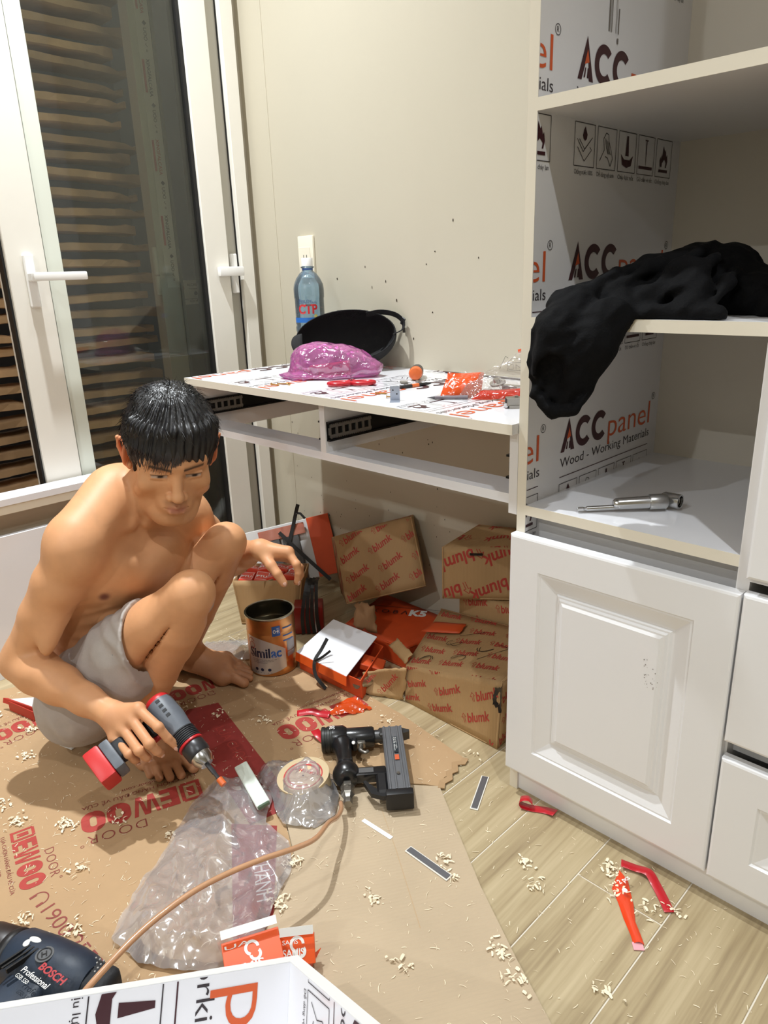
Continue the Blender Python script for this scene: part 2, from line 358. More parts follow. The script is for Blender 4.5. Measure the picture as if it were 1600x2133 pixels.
def handle(parent, y, z, dirn, x0):
    h = part('handle', mat('white enamel handle', (244, 243, 240), 0.25), parent, [(x0, x0 + 0.011, y - 0.0135, y + 0.0135, z - 0.075, z + 0.055)], 0.003, 30)
    b = NB(); bx(b, x0 + 0.011, x0 + 0.040, y - 0.011, y + 0.011, z - 0.011, z + 0.011, 0.003)
    ya, yb = (y - 0.011, y + 0.128) if dirn > 0 else (y - 0.128, y + 0.011)
    bx(b, x0 + 0.038, x0 + 0.054, ya, yb, z - 0.0105, z + 0.0105, 0.004, 2); obj('lever', b, MATS['white enamel handle'], h, 30)
handle(door, -0.736, 1.022, 1, 0.0421)
b = NB(); bx(b, 0.0081, 0.020, -0.083, -0.108, 0.955, 1.075, 0.003); h2 = obj('handle', b, MATS['white enamel handle'], door, 30)
b = NB(); bx(b, 0.020, 0.042, -0.088, -0.106, 1.012, 1.034, 0.003); bx(b, 0.036, 0.054, -0.083, -0.172, 1.008, 1.036, 0.004, 2); obj('lever', b, MATS['white enamel handle'], h2, 30)

# ------------------------------------------------------------------ the yard seen through the glass
b = NB(); bx(b, -2.2, -0.0, 0.4, -3.5, -0.06, -0.012); struct('yard_ground', b, mat('dark concrete', (70, 66, 60), 0.8, noise=0.15, nscale=8))
b = NB(); bx(b, -1.3, -1.2, 0.5, -3.5, -0.06, 3.2); bx(b, -1.25, -0.13, 0.2, 0.34, -0.06, 3.2); struct('yard_wall', b, mat('grey render', (120, 114, 104), 0.85, noise=0.1, nscale=6, bump=0.3))
# outer screen post with printed protective film
post = thing('door_post', 'white aluminium post with printed protective film outside the glass', 'door post', (-0.1, -0.26, 0))
film_m = mat('grey-white protective film', (196, 190, 178), 0.3); red_ink = mat('faded red film print', (170, 92, 84), 0.5)
b = NB(); bx(b, -0.05, 0.0, -0.034, 0.032, 0.0, 2.3, 0.001); obj('profile', b, mat('greyed aluminium', (176, 170, 156), 0.4), post)
b = NB(); bx(b, -0.05, 0.004, 0.0325, 0.042, 0, 2.3); obj('seal', b, mat('grey seal strip', (120, 118, 110), 0.5), post)
b = NB(); bx(b, 0.0001, 0.0008, -0.012, 0.031, 0.98, 2.28); fl = obj('film', b, film_m, post)
pr = Print()
for k in range(6):
    z = 1.06 + 0.21 * k
    pr.rect(z, -0.013, z + 0.085, -0.006, 1); pr.text('XINGFALCASA', z - 0.003, 0.000, w=0.098, c=(2 if k % 2 else 1), bold=0.01); pr.text('◆ UOO ✓ =', z + 0.11, 0.002, w=0.08, c=2)
pr.on('film_print', (0.0008, 0.006, 3.30), (0, 0, -1), (0, 1, 0), [red_ink, red_ink, ink_dk], fl)
b = NB(); cyl(b, (-0.004, -0.040, 1.02), (-0.004, -0.040, 1.10), 0.008); cyl(b, (-0.004, -0.040, 0.96), (-0.004, -0.040, 1.015), 0.008); obj('hinge', b, grey_alu, post, True)
pn = thing('door_panel', 'grey lower panel of the outer door with a printed film label', 'door panel', (-0.108, -0.185, 0))
b = NB(); bx(b, -0.02, 0.0, -0.030, 0.085, 0, 0.93); obj('board', b, mat('grey-brown outer panel', (112, 106, 92), 0.35), pn)
b = NB(); bx(b, 0.0001, 0.001, -0.030, 0.085, 0.925, 1.0); lb = obj('film_label', b, film_m, pn)
pr = Print(); pr.rect(0.01, 0.045, 0.045, 0.055, 0); pr.text('XINGFA', 0.012, 0.058, w=0.03, c=1); pr.rect(0.0, 0.004, 0.03, 0.011, 0); pr.text('ALCASA ✓ UOO', 0.055, 0.055, w=0.09, c=1); pr.rect(0.06, 0.046, 0.15, 0.0475, 1); pr.rect(0.0, 0.0145, 0.155, 0.0155, 1); pr.disc(0.085, 0.032, 0.007, 1, .006); pr.rect(0.125, 0.02, 0.15, 0.032, 0); pr.text('cửa nhôm cao cấp', 0.06, 0.005, w=0.09, c=1)
pr.on('film_print', (0.001, -0.070, 0.927), (0, 1, 0), (0, 0, 1), [red_ink, ink_dk], lb, clip=(.042, 0, .153, .072))
b = NB(); bx(b, -0.006, 0.0, 0.048, 0.125, 1.03, 2.3); obj('upper_pane', b, mat('white reflection on upper pane', (204, 206, 204), 0.3), pn)  # opaque pane, the whitish reflection on its glass is put into the colour
# stacked clay roof tiles: one long S-profiled tile, laid course over course
tile_m = mat('fired clay', (206, 168, 128), 0.85, noise=0.28, nscale=9, bump=0.5, bscale=40, rand=0.28)
def roof_tile_mesh(seed):
    r = random.Random(seed); b = NB(); n = 14; L = 0.40; prof = []
    pts = []
    for i in range(n + 1):
        t = i / n; y = (t - .5) * L
        top = 0.017 + 0.006 * (math.exp(-((t - .06) / .05) ** 2)) - 0.011 * math.exp(-((t - .93) / .05) ** 2) + r.uniform(-.0012, .0012)
        bot = -0.008 - 0.012 * math.exp(-((t - .03) / .035) ** 2) + r.uniform(-.001, .001)
        pts.append((y, bot, top))
    rows = []
    for x in (0.0, -0.012, -0.10):
        d = 0.0 if x else 0.0025
        rows.append(([b.verts.new((x + r.uniform(-.002, .002), y, bo + d)) for y, bo, to in pts], [b.verts.new((x + r.uniform(-.002, .002), y, to - d)) for y, bo, to in pts]))
    for (b0, t0), (b1, t1) in zip(rows, rows[1:]):
        for i in range(n): b.faces.new((t0[i], t0[i + 1], t1[i + 1], t1[i])); b.faces.new((b0[i + 1], b0[i], b1[i], b1[i + 1]))
    b0, t0 = rows[0]; b1, t1 = rows[-1]
    for i in range(n): b.faces.new((b0[i], b0[i + 1], t0[i + 1], t0[i]))
    b.faces.new((b0[0], t0[0], rows[1][1][0], rows[1][0][0])); b.faces.new((rows[1][0][0], rows[1][1][0], t1[0], b1[0]))
    b.faces.new((t0[-1], b0[-1], rows[1][0][-1], rows[1][1][-1])); b.faces.new((rows[1][1][-1], rows[1][0][-1], b1[-1], t1[-1]))
    me = bpy.data.meshes.new('clay_tile'); b.normal_update(); b.to_mesh(me); b.free(); me.materials.append(tile_m); return me
RT = [roof_tile_mesh(s) for s in range(6)]; rs = random.Random(5)
ORD = 'first second third fourth fifth sixth seventh eighth ninth tenth eleventh twelfth thirteenth fourteenth fifteenth sixteenth seventeenth eighteenth nineteenth twentieth'.split()
ORD += ['twenty-' + o for o in ORD[:9]] + ['thirtieth'] + ['thirty-' + o for o in ORD[:9]]
for row in range(37):
    z = 0.008 + row * 0.0525 + rs.uniform(-.005, .005)
    for col in range(4):
        y = -0.375 - col * 0.41 + rs.uniform(-.02, .02) - (0.0 if row % 2 else 0.03)
        o = bpy.data.objects.new('clay_tile', RT[rs.randrange(6)]); o.location = (-0.36 + rs.uniform(-.02, .015), y, z); o.rotation_euler = (rs.uniform(-.03, .03), 0, rs.uniform(-.06, .06) + (0 if rs.random() < .6 else 0))
        if rs.random() < .45: o.scale = (1, -1, 1)
        link(o); tag(o, 'brown clay roof tile outside, %s course from the ground, %s column from the post' % (ORD[row], ORD[col]), 'tile', 'stacked roof tiles outside')

# ================================================================== PRINTED BOARD PATTERN
def acc_unit():
    p = Print()
    # letter A: two dark legs with a small orange inner triangle
    p.poly([(0, 0), (0.012, 0), (0.0285, 0.040), (0.0255, 0.062)], 0); p.poly([(0.0255, 0.062), (0.0285, 0.040), (0.034, 0.0), (0.047, 0.0)], 0)
    p.poly([(0.012, 0.0), (0.019, 0.016), (0.030, 0.019), (0.0285, 0.040)], 0) if False else None
    p.poly([(0.0195, 0.0225), (0.0335, 0.0265), (0.0275, 0.044)], 1)
    p.poly([(0.0175, 0.004), (0.0215, 0.018), (0.0245, 0.018), (0.022, 0.004)], 0); p.poly([(0.0275, 0.004), (0.029, 0.018), (0.032, 0.018), (0.033, 0.004)], 0)
    p.ring(0.079, 0.029, 0.0225, 0.0135, 0, 42, 318); p.ring(0.137, 0.029, 0.0225, 0.0135, 0, 42, 318)
    p.text('panel', 0.172, 0.0, w=0.176, caph=0.050, c=1, bold=-0.006)
    p.ring(0.360, 0.056, 0.0072, 0.0011, 2); p.text('R', 0.3575, 0.0525, h=0.0075, c=2)
    p.text('Wood - Working Materials', 0.0, -0.0285, w=0.352, caph=0.0185, c=2, bold=-0.004)
    p.rect(0.0, -0.0475, 0.35, -0.0460, 0)
    for i, cap in enumerate(['Chống nước 100%', 'Dễ dàng vệ sinh', 'Chịu lực tốt', 'Giữ chắn vít tốt', 'Chống cháy lan']):
        x = i * 0.0718; y0, y1 = -0.124, -0.060; p.box(x, y0, x + 0.063, y1, 0.0012, 2); cx = x + 0.0315
        if i == 0:
            p.poly([(cx - .007, -.078), (cx - .004, -.070), (cx, -.064), (cx + .003, -.070), (cx + .007, -.076), (cx + .005, -.083), (cx, -.086), (cx - .005, -.083)], 0)
            p.path([(cx - .024, -.084), (cx - .004, -.102), (cx + .018, -.084)], .0013, 2); p.path([(cx - .017, -.084), (cx, -.098), (cx + .024, -.079)], .0013, 2); p.path([(cx - .022, -.096), (cx, -.116), (cx + .022, -.098), (cx + .016, -.094)], .0013, 2)
        elif i == 1:
            p.path([(cx - .022, -.112), (cx - .008, -.094), (cx - .012, -.078), (cx - .004, -.068), (cx + .004, -.070), (cx + .006, -.080)], .0014, 2)
            for k in range(4): p.path([(cx - .006 + k * .004, -.076 - k * .002), (cx - .002 + k * .004, -.090 - k * .002), (cx + .004 + k * .003, -.100)], .0013, 2)
            p.path([(cx + .006, -.080), (cx + .016, -.096), (cx + .021, -.106), (cx + .014, -.118), (cx + .004, -.106), (cx - .004, -.104)], .0014, 2)
        elif i == 2:
            p.poly([(cx - .003, -.066), (cx + .003, -.066), (cx + .006, -.098), (cx - .006, -.098)], 0); p.poly([(cx - .022, -.096), (cx - .010, -.104), (cx + .010, -.104), (cx + .022, -.096), (cx + .016, -.113), (cx, -.117), (cx - .016, -.113)], 0)
        elif i == 3:
            p.rect(cx - .006, -.068, cx + .006, -.066, 0); p.poly([(cx - .002, -.068), (cx + .002, -.068), (cx + .0005, -.108), (cx - .0005, -.108)], 0); p.rect(cx - .026, -.115, cx + .026, -.110, 0)
        else:
            p.poly([(cx - .014, -.106), (cx - .016, -.096), (cx - .011, -.088), (cx - .010, -.093), (cx - .005, -.084), (cx - .003, -.070), (cx + .003, -.080), (cx + .006, -.076), (cx + .010, -.088), (cx + .013, -.084), (cx + .016, -.096), (cx + .012, -.107), (cx + .008, -.107), (cx + .010, -.099), (cx + .002, -.093), (cx - .006, -.100), (cx - .007, -.107)], 0)
            p.rect(cx - .018, -.116, cx + .018, -.111, 0)
        p.text(cap, x + 0.002, -0.136, w=0.058, caph=0.0072, c=2)
    return p
ACC = acc_unit()
def acc_sheet(u0, v0, nu, nv, pu=0.420, pv=0.302):
    q = Print()
    for i in range(nu):
        for j in range(nv): q.place(u0 + i * pu, v0 + j * pv, 1.0, 0.0, ACC)
    return q

# ================================================================== TALL CABINET
XC, T, YF, YD, YB = 1.360, 0.018, -0.4486, -0.4686, 0.0445
X2 = 2.17
cab = thing('cabinet', 'tall white cabinet with open shelves above panelled doors and drawers', 'cabinet', (XC, YF, 0))
def cpart(name, m, boxes, bev=0.0, parent=None, label=None):
    b = NB()
    for (x0, x1, y0, y1, z0, z1) in boxes: bx(b, x0 - XC, x1 - XC, y0 - YF, y1 - YF, z0, z1, bev)
    return obj(name, b, m, parent or cab, False, label)
HT = 2.30
sp = cpart('side_panel', mel_in, [(XC, XC + T, YF + 0.0008, YB + 0.015, 0.0, HT)])
cpart('edge_strip', edge_m, [(XC, XC + T, YF, YF + 0.0008, 0.0, HT)], 0, sp)
q = acc_sheet(-0.342 - 0.42, 0.679 - 0.302, 2, 6)
q.on('printed_film', (T, -YF, 0), (0, 1, 0), (0, 0, 1), ACC_M, sp, clip=(YF + 0.0015, 0.50, YB - 0.001, HT))
pr = Print()
for k, (a, wd) in enumerate([(0, .004), (.006, .001), (.009, .002), (.022, .0008), (.025, .0008), (.030, .003)]): pr.rect(a, 0, a + wd, .05 if k != 5 else .036, 0)
pr.rect(.028, -.006, .033, -.014, 0); pr.on('bar_mark', (T, -YF - 0.255, 1.362), (0, 1, 0), (0, 0, 1), mat('faded grey print', (120, 112, 104), .5), sp, eps=.0007)
cpart('back_panel', mat('warm grey board', (214, 206, 192), 0.4, noise=0.01), [(XC + T, X2, YB, YB + 0.014, 0.06, HT)])
cpart('divider', mel_in, [(1.742, 1.760, YF, YB, 0.06, HT)])
cpart('side_panel', mel_in, [(X2, X2 + T, YF, YB + 0.014, 0.0, HT)])
for z0 in (1.226, 0.909, 0.587):
    s = cpart('shelf', mel_w if z0 < .9 else mel_in, [(XC + T, 1.742, YF + 0.0008, YB, z0, z0 + T)])
    cpart('edge_strip', edge_m, [(XC + T, 1.742, YF, YF + 0.0008, z0, z0 + T)], 0, s)
cpart('shelf', mel_in, [(1.760, X2, YF, YB, 0.569, 0.587)]); cpart('top_board', mel_in, [(XC, X2 + T, YF, YB + .014, HT, HT + T)])
cpart('rail', mel_in, [(XC + T + 0.0, 1.742, YF + 0.045, YF + 0.062, 0.47, 0.587)])
cpart('rail', mel_in, [(1.760, X2, YF + 0.03, YF + 0.05, 0.27, 0.33)])
cpart('bottom_board', mel_in, [(XC + T, X2, YF + 0.002, YB, 0.062, 0.08)])
cpart('plinth', lacq, [(XC + T, X2, YF + 0.006, YF + 0.024, 0.0, 0.062)])
def panel_door(name, x0, x1, z0, z1, ins=0.060, yb=YF - 0.0006, th=0.0194):
    """raised-and-fielded front: nested rectangles stepping in and out"""
    W, H = x1 - x0, z1 - z0; b = NB(); k = ins
    steps = [(0, -th), (0, -0.0035), (0.0012, -0.0012), (0.0045, 0.0), (k, 0.0), (k + .003, -.003), (k + .006, -.003), (k + .031, -.0125), (k + .034, -.0125), (k + .037, -.0095), (k + .040, -.0095), (k + .043, -.006), (k + .046, -.006), (k + .051, -.003), (k + .054, -.003)]
    rings = [[b.verts.new((x, d, z)) for x, z in ((i, i), (W - i, i), (W - i, H - i), (i, H - i))] for i, d in [(i, -d) for i, d in steps]]
    for r in rings:
        for v in r: v.co.y = -(-v.co.y)
    for r, s in zip(rings, rings[1:]):
        for j in range(4): b.faces.new((r[j], r[(j + 1) % 4], s[(j + 1) % 4], s[j]))
    b.faces.new(rings[-1]); b.faces.new(rings[0][::-1])
    for v in b.verts: v.co = Vector((v.co.x + x0 - XC, (yb - th) + v.co.y - YF, v.co.z + z0))
    bmesh.ops.recalc_face_normals(b, faces=b.faces[:])
    return obj(name, b, lacq, cab)
d1 = panel_door('door', XC + 0.0005, 1.7565, 0.058, 0.554); d1['label'] = 'panelled cupboard door with speckled dirt'
panel_door('drawer_front', 1.7595, 2.168, 0.312, 0.556); panel_door('drawer_front', 1.7595, 2.168, 0.055, 0.282)
panel_door('door', 1.7595, 2.168, 0.580, 1.95)
pr = Print(); rs = random.Random(2)
for k in range(26): pr.disc(0.275 + rs.gauss(0, .006), 0.31 + rs.gauss(0, .014), .0011 * rs.uniform(.3, 1), 0, None, 6)
pr.on('dirt_specks', (0, YD - YF + 0.0032 - 0.0005, 0.058), (1, 0, 0), (0, 0, 1), mat('grey dirt', (120, 108, 98), .8), d1, eps=0.0006)

# ================================================================== DESK
X0 = 0.2825; ZT = 0.75
desk = thing('desk', 'white built-in desk with open drawer bays along the cream wall', 'desk', (X0, YD, 0))
def dpart(name, m, boxes, bev=0.0, parent=None):
    b = NB()
    for (x0, x1, y0, y1, z0, z1) in boxes: bx(b, x0 - X0, x1 - X0, y0 - YD, y1 - YD, z0, z1, bev)
    return obj(name, b, m, parent or desk)
top = dpart('desktop', mel_w, [(X0 + .0008, XC - 0.0012, YD + 0.0008, -0.0005, ZT - T, ZT)])
dpart('edge_strip', edge_m, [(X0, XC - 0.0005, YD, YD + .0008, ZT - T, ZT), (X0, X0 + .0008, YD + .0008, -.0005, ZT - T, ZT)], 0, top)
q = acc_sheet(-0.31, 0.02, 3, 4)
q.on('printed_film', (0, -YD, ZT), (0, -1, 0), (1, 0, 0), ACC_M, top, clip=(0.003, 0.002, -YD - 0.002, XC - X0 - 0.003))
z1 = ZT - T
spl = dpart('side_panel', mel_in, [(0.292, 0.310, YF, -0.001, 0.600, z1)])
dv = dpart('divider', mel_in, [(0.822, 0.840, YF, -0.03, 0.620, z1)])
spr = dpart('side_panel', mel_in, [(XC - 0.0185, XC - 0.0006, YF, -0.001, 0.584, z1)])
fr = dpart('front_rail', mel_w, [(0.310, XC - 0.0185, YF, YF + 0.085, 0.602, 0.620)])
dpart('back_rail', mel_in, [(0.310, XC - 0.0185, -0.03, -0.012, 0.64, z1)])
q = acc_sheet(-0.1, 0.50, 2, 2); q.on('printed_film', (0.840 - X0, -YD, 0), (0, 1, 0), (0, 0, 1), ACC_M, dv, clip=(YF + .002, .622, -.032, z1 - .001))
slide_b = mat('black steel slide', (16, 16, 18), 0.35, metal=0.4); slide_s = mat('zinc slide rail', (150, 148, 146), 0.35, metal=0.8)
def slide(xf, sgn, yfront=YF + 0.004, z=0.668):
    """ball-bearing drawer slide on a vertical panel face, sgn = which way it sticks out"""
    x = xf - X0; y0 = yfront - YD; L = 0.40
    s_ = NB(); bx(s_, x, x + sgn * .0025, y0, y0 + L, z - .022, z + .022)
    for zz in (z - .022, z + .018): bx(s_, x, x + sgn * .010, y0, y0 + L, zz, zz + .004)
    o = obj('drawer_slide', s_, slide_b, desk)
    t = NB(); n = 7; Lr = 0.135
    bx(t, x + sgn * .003, x + sgn * .006, y0 + .006, y0 + Lr, z - .015, z - .008); bx(t, x + sgn * .003, x + sgn * .006, y0 + .006, y0 + Lr, z + .008, z + .015)
    for k in range(n): yy = y0 + .006 + k * (Lr - .012) / (n - 1); bx(t, x + sgn * .003, x + sgn * .006, yy - .0035, yy + .0035, z - .008, z + .008)
    for k in range(22):
        yy = y0 + .008 + k * (Lr - .014) / 21
        for zz in (z - .017, z + .0135): bx(t, x + sgn * .003, x + sgn * .007, yy, yy + .003, zz, zz + .0035)
    obj('ball_cage', t, slide_s, o)
slide(0.310, 1); slide(0.840, 1); slide(0.822, -1); slide(XC - 0.0185, -1)

# ------------------------------------------------------------------ white carcass behind the squatting man
cc = thing('cabinet_carcass', 'low white cabinet carcass standing by the glazed door behind the man', 'cabinet', (0.05, -1.15, 0))
def ccp(name, m, x0, x1, y0, y1, z0, z1): b = NB(); bx(b, x0 - .05, x1 - .05, y0 + 1.15, y1 + 1.15, z0, z1, .0006); return obj(name, b, m, cc)
ccp('top_board', mel_w, 0.052, 0.125, -1.72, -0.60, 0.467, 0.485); ccp('rail', edge_m, 0.105, 0.122, -1.72, -0.60, 0.444, 0.4665)
ccp('back_board', mat('beige backing board', (206, 192, 170), .5), 0.056, 0.066, -1.72, -0.60, 0.0, 0.4665)
ccp('front_panel', mel_w, 0.105, 0.122, -1.72, -0.60, 0.0, 0.388); ccp('end_board', mel_w, 0.066, 0.104, -0.618, -0.60, 0.0, 0.4665)

# ------------------------------------------------------------------ wall socket
sk = thing('wall_socket', 'white double wall socket plate above the water bottle', 'wall socket', (0.272, 0, 1.055))
b = NB(); bx(b, -.035, .035, -.009, -.0003, -.06, .06, .003, 2); obj('plate', b, mat('ivory plastic', (238, 230, 210), .35), sk, 30)
b = NB(); bx(b, -.030, .022, -.0105, -.009, -.028, .028, .0006); obj('module', b, MATS['ivory plastic'], sk)
b = NB(); bx(b, -.009, -.0065, -.0108, -.0104, -.002, .006); bx(b, .0045, .007, -.0108, -.0104, -.002, .006); obj('socket_holes', b, black_rub, sk)

# ================================================================== implicit-surface modelling (smooth blends of tapered limbs), meshed with surface nets
class Recipe:
    def __init__(s): s.ops = []
    def cone(s, a, b, r0, r1, k=0.02, sub=False): s.ops.append(('c', np.array(a, 'f4'), np.array(b, 'f4'), r0, r1, k, sub)); return s
    def chain(s, pts, rs, k=0.02, sub=False):
        for i in range(len(pts) - 1): s.cone(pts[i], pts[i + 1], rs[i], rs[i + 1], k, sub)
        return s
    def ell(s, c, r, axes=None, k=0.02, sub=False):
        A = np.eye(3, dtype='f4') if axes is None else np.array(axes, 'f4'); s.ops.append(('e', np.array(c, 'f4'), np.array(r, 'f4'), A, k, sub)); return s
    def disp(s, fn): s.ops.append(('d', fn)); return s
def _smin(a, b, k):
    h = np.clip(.5 + .5 * (b - a) / k, 0, 1); return b + (a - b) * h - k * h * (1 - h)
def eval_recipe(R, lo, hi, h):
    lo = np.array(lo, 'f4'); n = np.ceil((np.array(hi) - lo) / h).astype(int) + 1
    ax = [lo[i] + h * np.arange(n[i], dtype='f4') for i in range(3)]
    F = np.full(n, 0.5, 'f4')
    for op in R.ops:
        if op[0] == 'd':
            m = np.abs(F) < 0.03; ii = np.nonzero(m); P = np.stack([ax[0][ii[0]], ax[1][ii[1]], ax[2][ii[2]]], 1); F[ii] += op[1](P); continue
        if op[0] == 'c': _, a, b, r0, r1, k, sub = op; mn = np.minimum(a, b) - max(r0, r1); mx = np.maximum(a, b) + max(r0, r1)
        else: _, c, r, A, k, sub = op; e = np.sqrt(((A * r[:, None]) ** 2).sum(0)); mn = c - e; mx = c + e
        pad = k + 4 * h + 0.012
        i0 = np.clip(np.floor((mn - pad - lo) / h).astype(int), 0, n); i1 = np.clip(np.ceil((mx + pad - lo) / h).astype(int) + 1, 0, n)
        if (i1 <= i0).any(): continue
        X = ax[0][i0[0]:i1[0], None, None]; Y = ax[1][None, i0[1]:i1[1], None]; Z = ax[2][None, None, i0[2]:i1[2]]
        if op[0] == 'c':
            ab = b - a; L2 = float(ab @ ab) + 1e-12; px, py, pz = X - a[0], Y - a[1], Z - a[2]
            t = np.clip((px * ab[0] + py * ab[1] + pz * ab[2]) / L2, 0, 1)
            d = np.sqrt((px - t * ab[0]) ** 2 + (py - t * ab[1]) ** 2 + (pz - t * ab[2]) ** 2) - (r0 + (r1 - r0) * t)
        else:
            px, py, pz = X - c[0], Y - c[1], Z - c[2]; q = [px * A[i][0] + py * A[i][1] + pz * A[i][2] for i in range(3)]
            k0 = np.sqrt(sum((q[i] / r[i]) ** 2 for i in range(3))); k1 = np.sqrt(sum((q[i] / r[i] ** 2) ** 2 for i in range(3))) + 1e-9; d = k0 * (k0 - 1) / k1
        G = F[i0[0]:i1[0], i0[1]:i1[1], i0[2]:i1[2]]
        if sub: G[...] = -_smin(-G, d.astype('f4'), k)
        else: G[...] = _smin(G, d.astype('f4'), k)
    return F, ax
def surface_nets(F, ax):
    h = ax[0][1] - ax[0][0]; lo = np.array([a[0] for a in ax]); S_ = F < 0; nx, ny, nz = F.shape
    cnt = np.zeros((nx - 1, ny - 1, nz - 1), 'i1')
    for dx in (0, 1):
        for dy in (0, 1):
            for dz in (0, 1): cnt += S_[dx:nx - 1 + dx, dy:ny - 1 + dy, dz:nz - 1 + dz]
    I = np.stack(np.nonzero((cnt > 0) & (cnt < 8)), 1); del cnt
    acc = np.zeros((len(I), 3)); num = np.zeros(len(I))
    co = [(a, b, c) for a in (0, 1) for b in (0, 1) for c in (0, 1)]
    val = {c: F[I[:, 0] + c[0], I[:, 1] + c[1], I[:, 2] + c[2]].astype('f8') for c in co}
    for a in co:
        for d in range(3):
            if a[d] == 0:
                b = tuple(1 if i == d else a[i] for i in range(3)); va, vb = val[a], val[b]; m = (va < 0) != (vb < 0)
                t = np.where(m, va / np.where(m, va - vb, 1), 0); p = np.tile(np.array(a, 'f8'), (len(I), 1)); p[:, d] += t
                acc += p * m[:, None]; num += m
    V = lo + (I + acc / num[:, None]) * h
    vid = np.full((nx - 1, ny - 1, nz - 1), -1, 'i4'); vid[I[:, 0], I[:, 1], I[:, 2]] = np.arange(len(I))
    Q = []
    for d in range(3):
        e1, e2 = [(1, 2), (2, 0), (0, 1)][d]
        sl0 = [slice(None)] * 3; sl1 = [slice(None)] * 3; sl0[d] = slice(0, -1); sl1[d] = slice(1, None)
        a, b = S_[tuple(sl0)], S_[tuple(sl1)]; E = np.stack(np.nonzero(a != b), 1); fl = a[E[:, 0], E[:, 1], E[:, 2]]
        ok = (E[:, e1] > 0) & (E[:, e2] > 0) & (E[:, e1] < F.shape[e1] - 1) & (E[:, e2] < F.shape[e2] - 1); E, fl = E[ok], fl[ok]
        def g(o1, o2): c = E.copy(); c[:, e1] -= o1; c[:, e2] -= o2; return vid[c[:, 0], c[:, 1], c[:, 2]]
        q = np.stack([g(1, 1), g(0, 1), g(0, 0), g(1, 0)], 1); q = np.where(fl[:, None], q, q[:, ::-1]); Q.append(q[(q >= 0).all(1)])
    return V, np.concatenate(Q)
def relax(V, Q, it=2, lam=0.5):
    """light Laplacian smoothing"""
    E = np.concatenate([Q[:, [0, 1]], Q[:, [1, 2]], Q[:, [2, 3]], Q[:, [3, 0]]]); E = np.concatenate([E, E[:, ::-1]])
    n = np.bincount(E[:, 0], minlength=len(V)).astype('f8')
    for _ in range(it):
        A = np.stack([np.bincount(E[:, 0], V[E[:, 1], i], len(V)) for i in range(3)], 1) / np.maximum(n, 1)[:, None]
        A[n == 0] = V[n == 0]; V = V + lam * (A - V)
    return V
def np_mesh(name, V, Q, cols=None, smooth=True):
    me = bpy.data.meshes.new(name); me.vertices.add(len(V)); me.vertices.foreach_set('co', np.asarray(V, 'f4').ravel())
    nq = len(Q); me.loops.add(nq * 4); me.loops.foreach_set('vertex_index', np.asarray(Q, 'i4').ravel()); me.polygons.add(nq)
    me.polygons.foreach_set('loop_start', np.arange(nq, dtype='i4') * 4)
    try: me.polygons.foreach_set('loop_total', np.full(nq, 4, 'i4'))
    except Exception: pass
    me.update(calc_edges=True); me.validate()
    if smooth: me.polygons.foreach_set('use_smooth', np.ones(len(me.polygons), bool))
    if cols is not None:
        a = me.color_attributes.new('Col', 'FLOAT_COLOR', 'POINT'); c = np.ones((len(V), 4), 'f4'); c[:, :3] = cols; a.data.foreach_set('color', c.ravel())
    return me
def sdf_obj(name, R, lo, hi, h, m, parent=None, smooth_it=2, cols=None):
    F, ax = eval_recipe(R, lo, hi, h); V, Q = surface_nets(F, ax); V = relax(V, Q, smooth_it)
    me = np_mesh(name, V, Q, cols(V) if cols else None); me.materials.append(m)
    o = bpy.data.objects.new(name, me); link(o, parent); return o
def vnoise(P, f, seed=0):
    """cheap smooth 3D noise from sums of sines"""
    r = np.random.RandomState(seed); out = 0
    for k in range(6):
        d = r.normal(size=3); d /= np.linalg.norm(d); out = out + np.sin((P @ d) * f * r.uniform(.6, 1.6) + r.uniform(0, 6.28))
    return out / 6

# ================================================================== THINGS ON THE DESK AND SHELVES
steel = mat('bright steel', (196, 196, 196), 0.22, metal=1.0); dsteel = mat('dull steel', (150, 146, 138), 0.35, metal=0.9); brass = mat('brass screw', (190, 150, 92), 0.3, metal=0.9)
blackp = mat('black plastic', (22, 22, 24), 0.45, noise=.1, nscale=60); orangep = mat('orange plastic', (216, 104, 50), 0.4, noise=.08, nscale=80); redp = mat('red plastic', (176, 22, 36), 0.25)
whitep = mat('white plastic', (236, 236, 232), 0.4)
# water bottle
bt = thing('water_bottle', 'clear plastic water bottle with white cap and red-lettered label', 'bottle', (0.402, -0.112, ZT))
bt.scale = (1, 1, .955)
pet = clearmat('blue-tinted clear plastic', (196, 220, 236), gloss=.05, rough=.04, alpha=.13)
prof = [(.030, .0), (.038, .003), (.0415, .010)]
for k in range(5): z = .02 + k * .022; prof += [(.0425, z), (.0428, z + .010), (.0405, z + .016), (.0425, z + .021)]
prof += [(.0415, .135), (.0415, .198), (.0430, .204), (.0430, .228), (.041, .240), (.034, .256), (.024, .270), (.0165, .276), (.0150, .279), (.0150, .284), (.0185, .286), (.0185, .289), (.0140, .290), (.0140, .300)]
b = NB(); lathe(b, prof, 40); obj('body', b, pet, bt, 'all')
b = NB(); lathe(b, [(.0145, .290), (.0160, .2905), (.0160, .311), (.0150, .313)], 32); obj('cap', b, whitep, bt, 50)
b = NB(); lathe(b, [(.0155, .2795), (.0155, .2845)], 28); obj('neck_ring', b, mat('blue plastic', (60, 92, 150), .35), bt, 50)
def on_cyl(r, th0, zc=0): return lambda x, y: (r * math.cos(th0 + x / r), r * math.sin(th0 + x / r), y + zc)
th_b = math.atan2(-1.476 + .112, 2.07 - .402)
pr = Print()
for i in range(30):
    x0 = -.060 + i * .004
    pr.rect(x0, .132, x0 + .004, .146, 1)
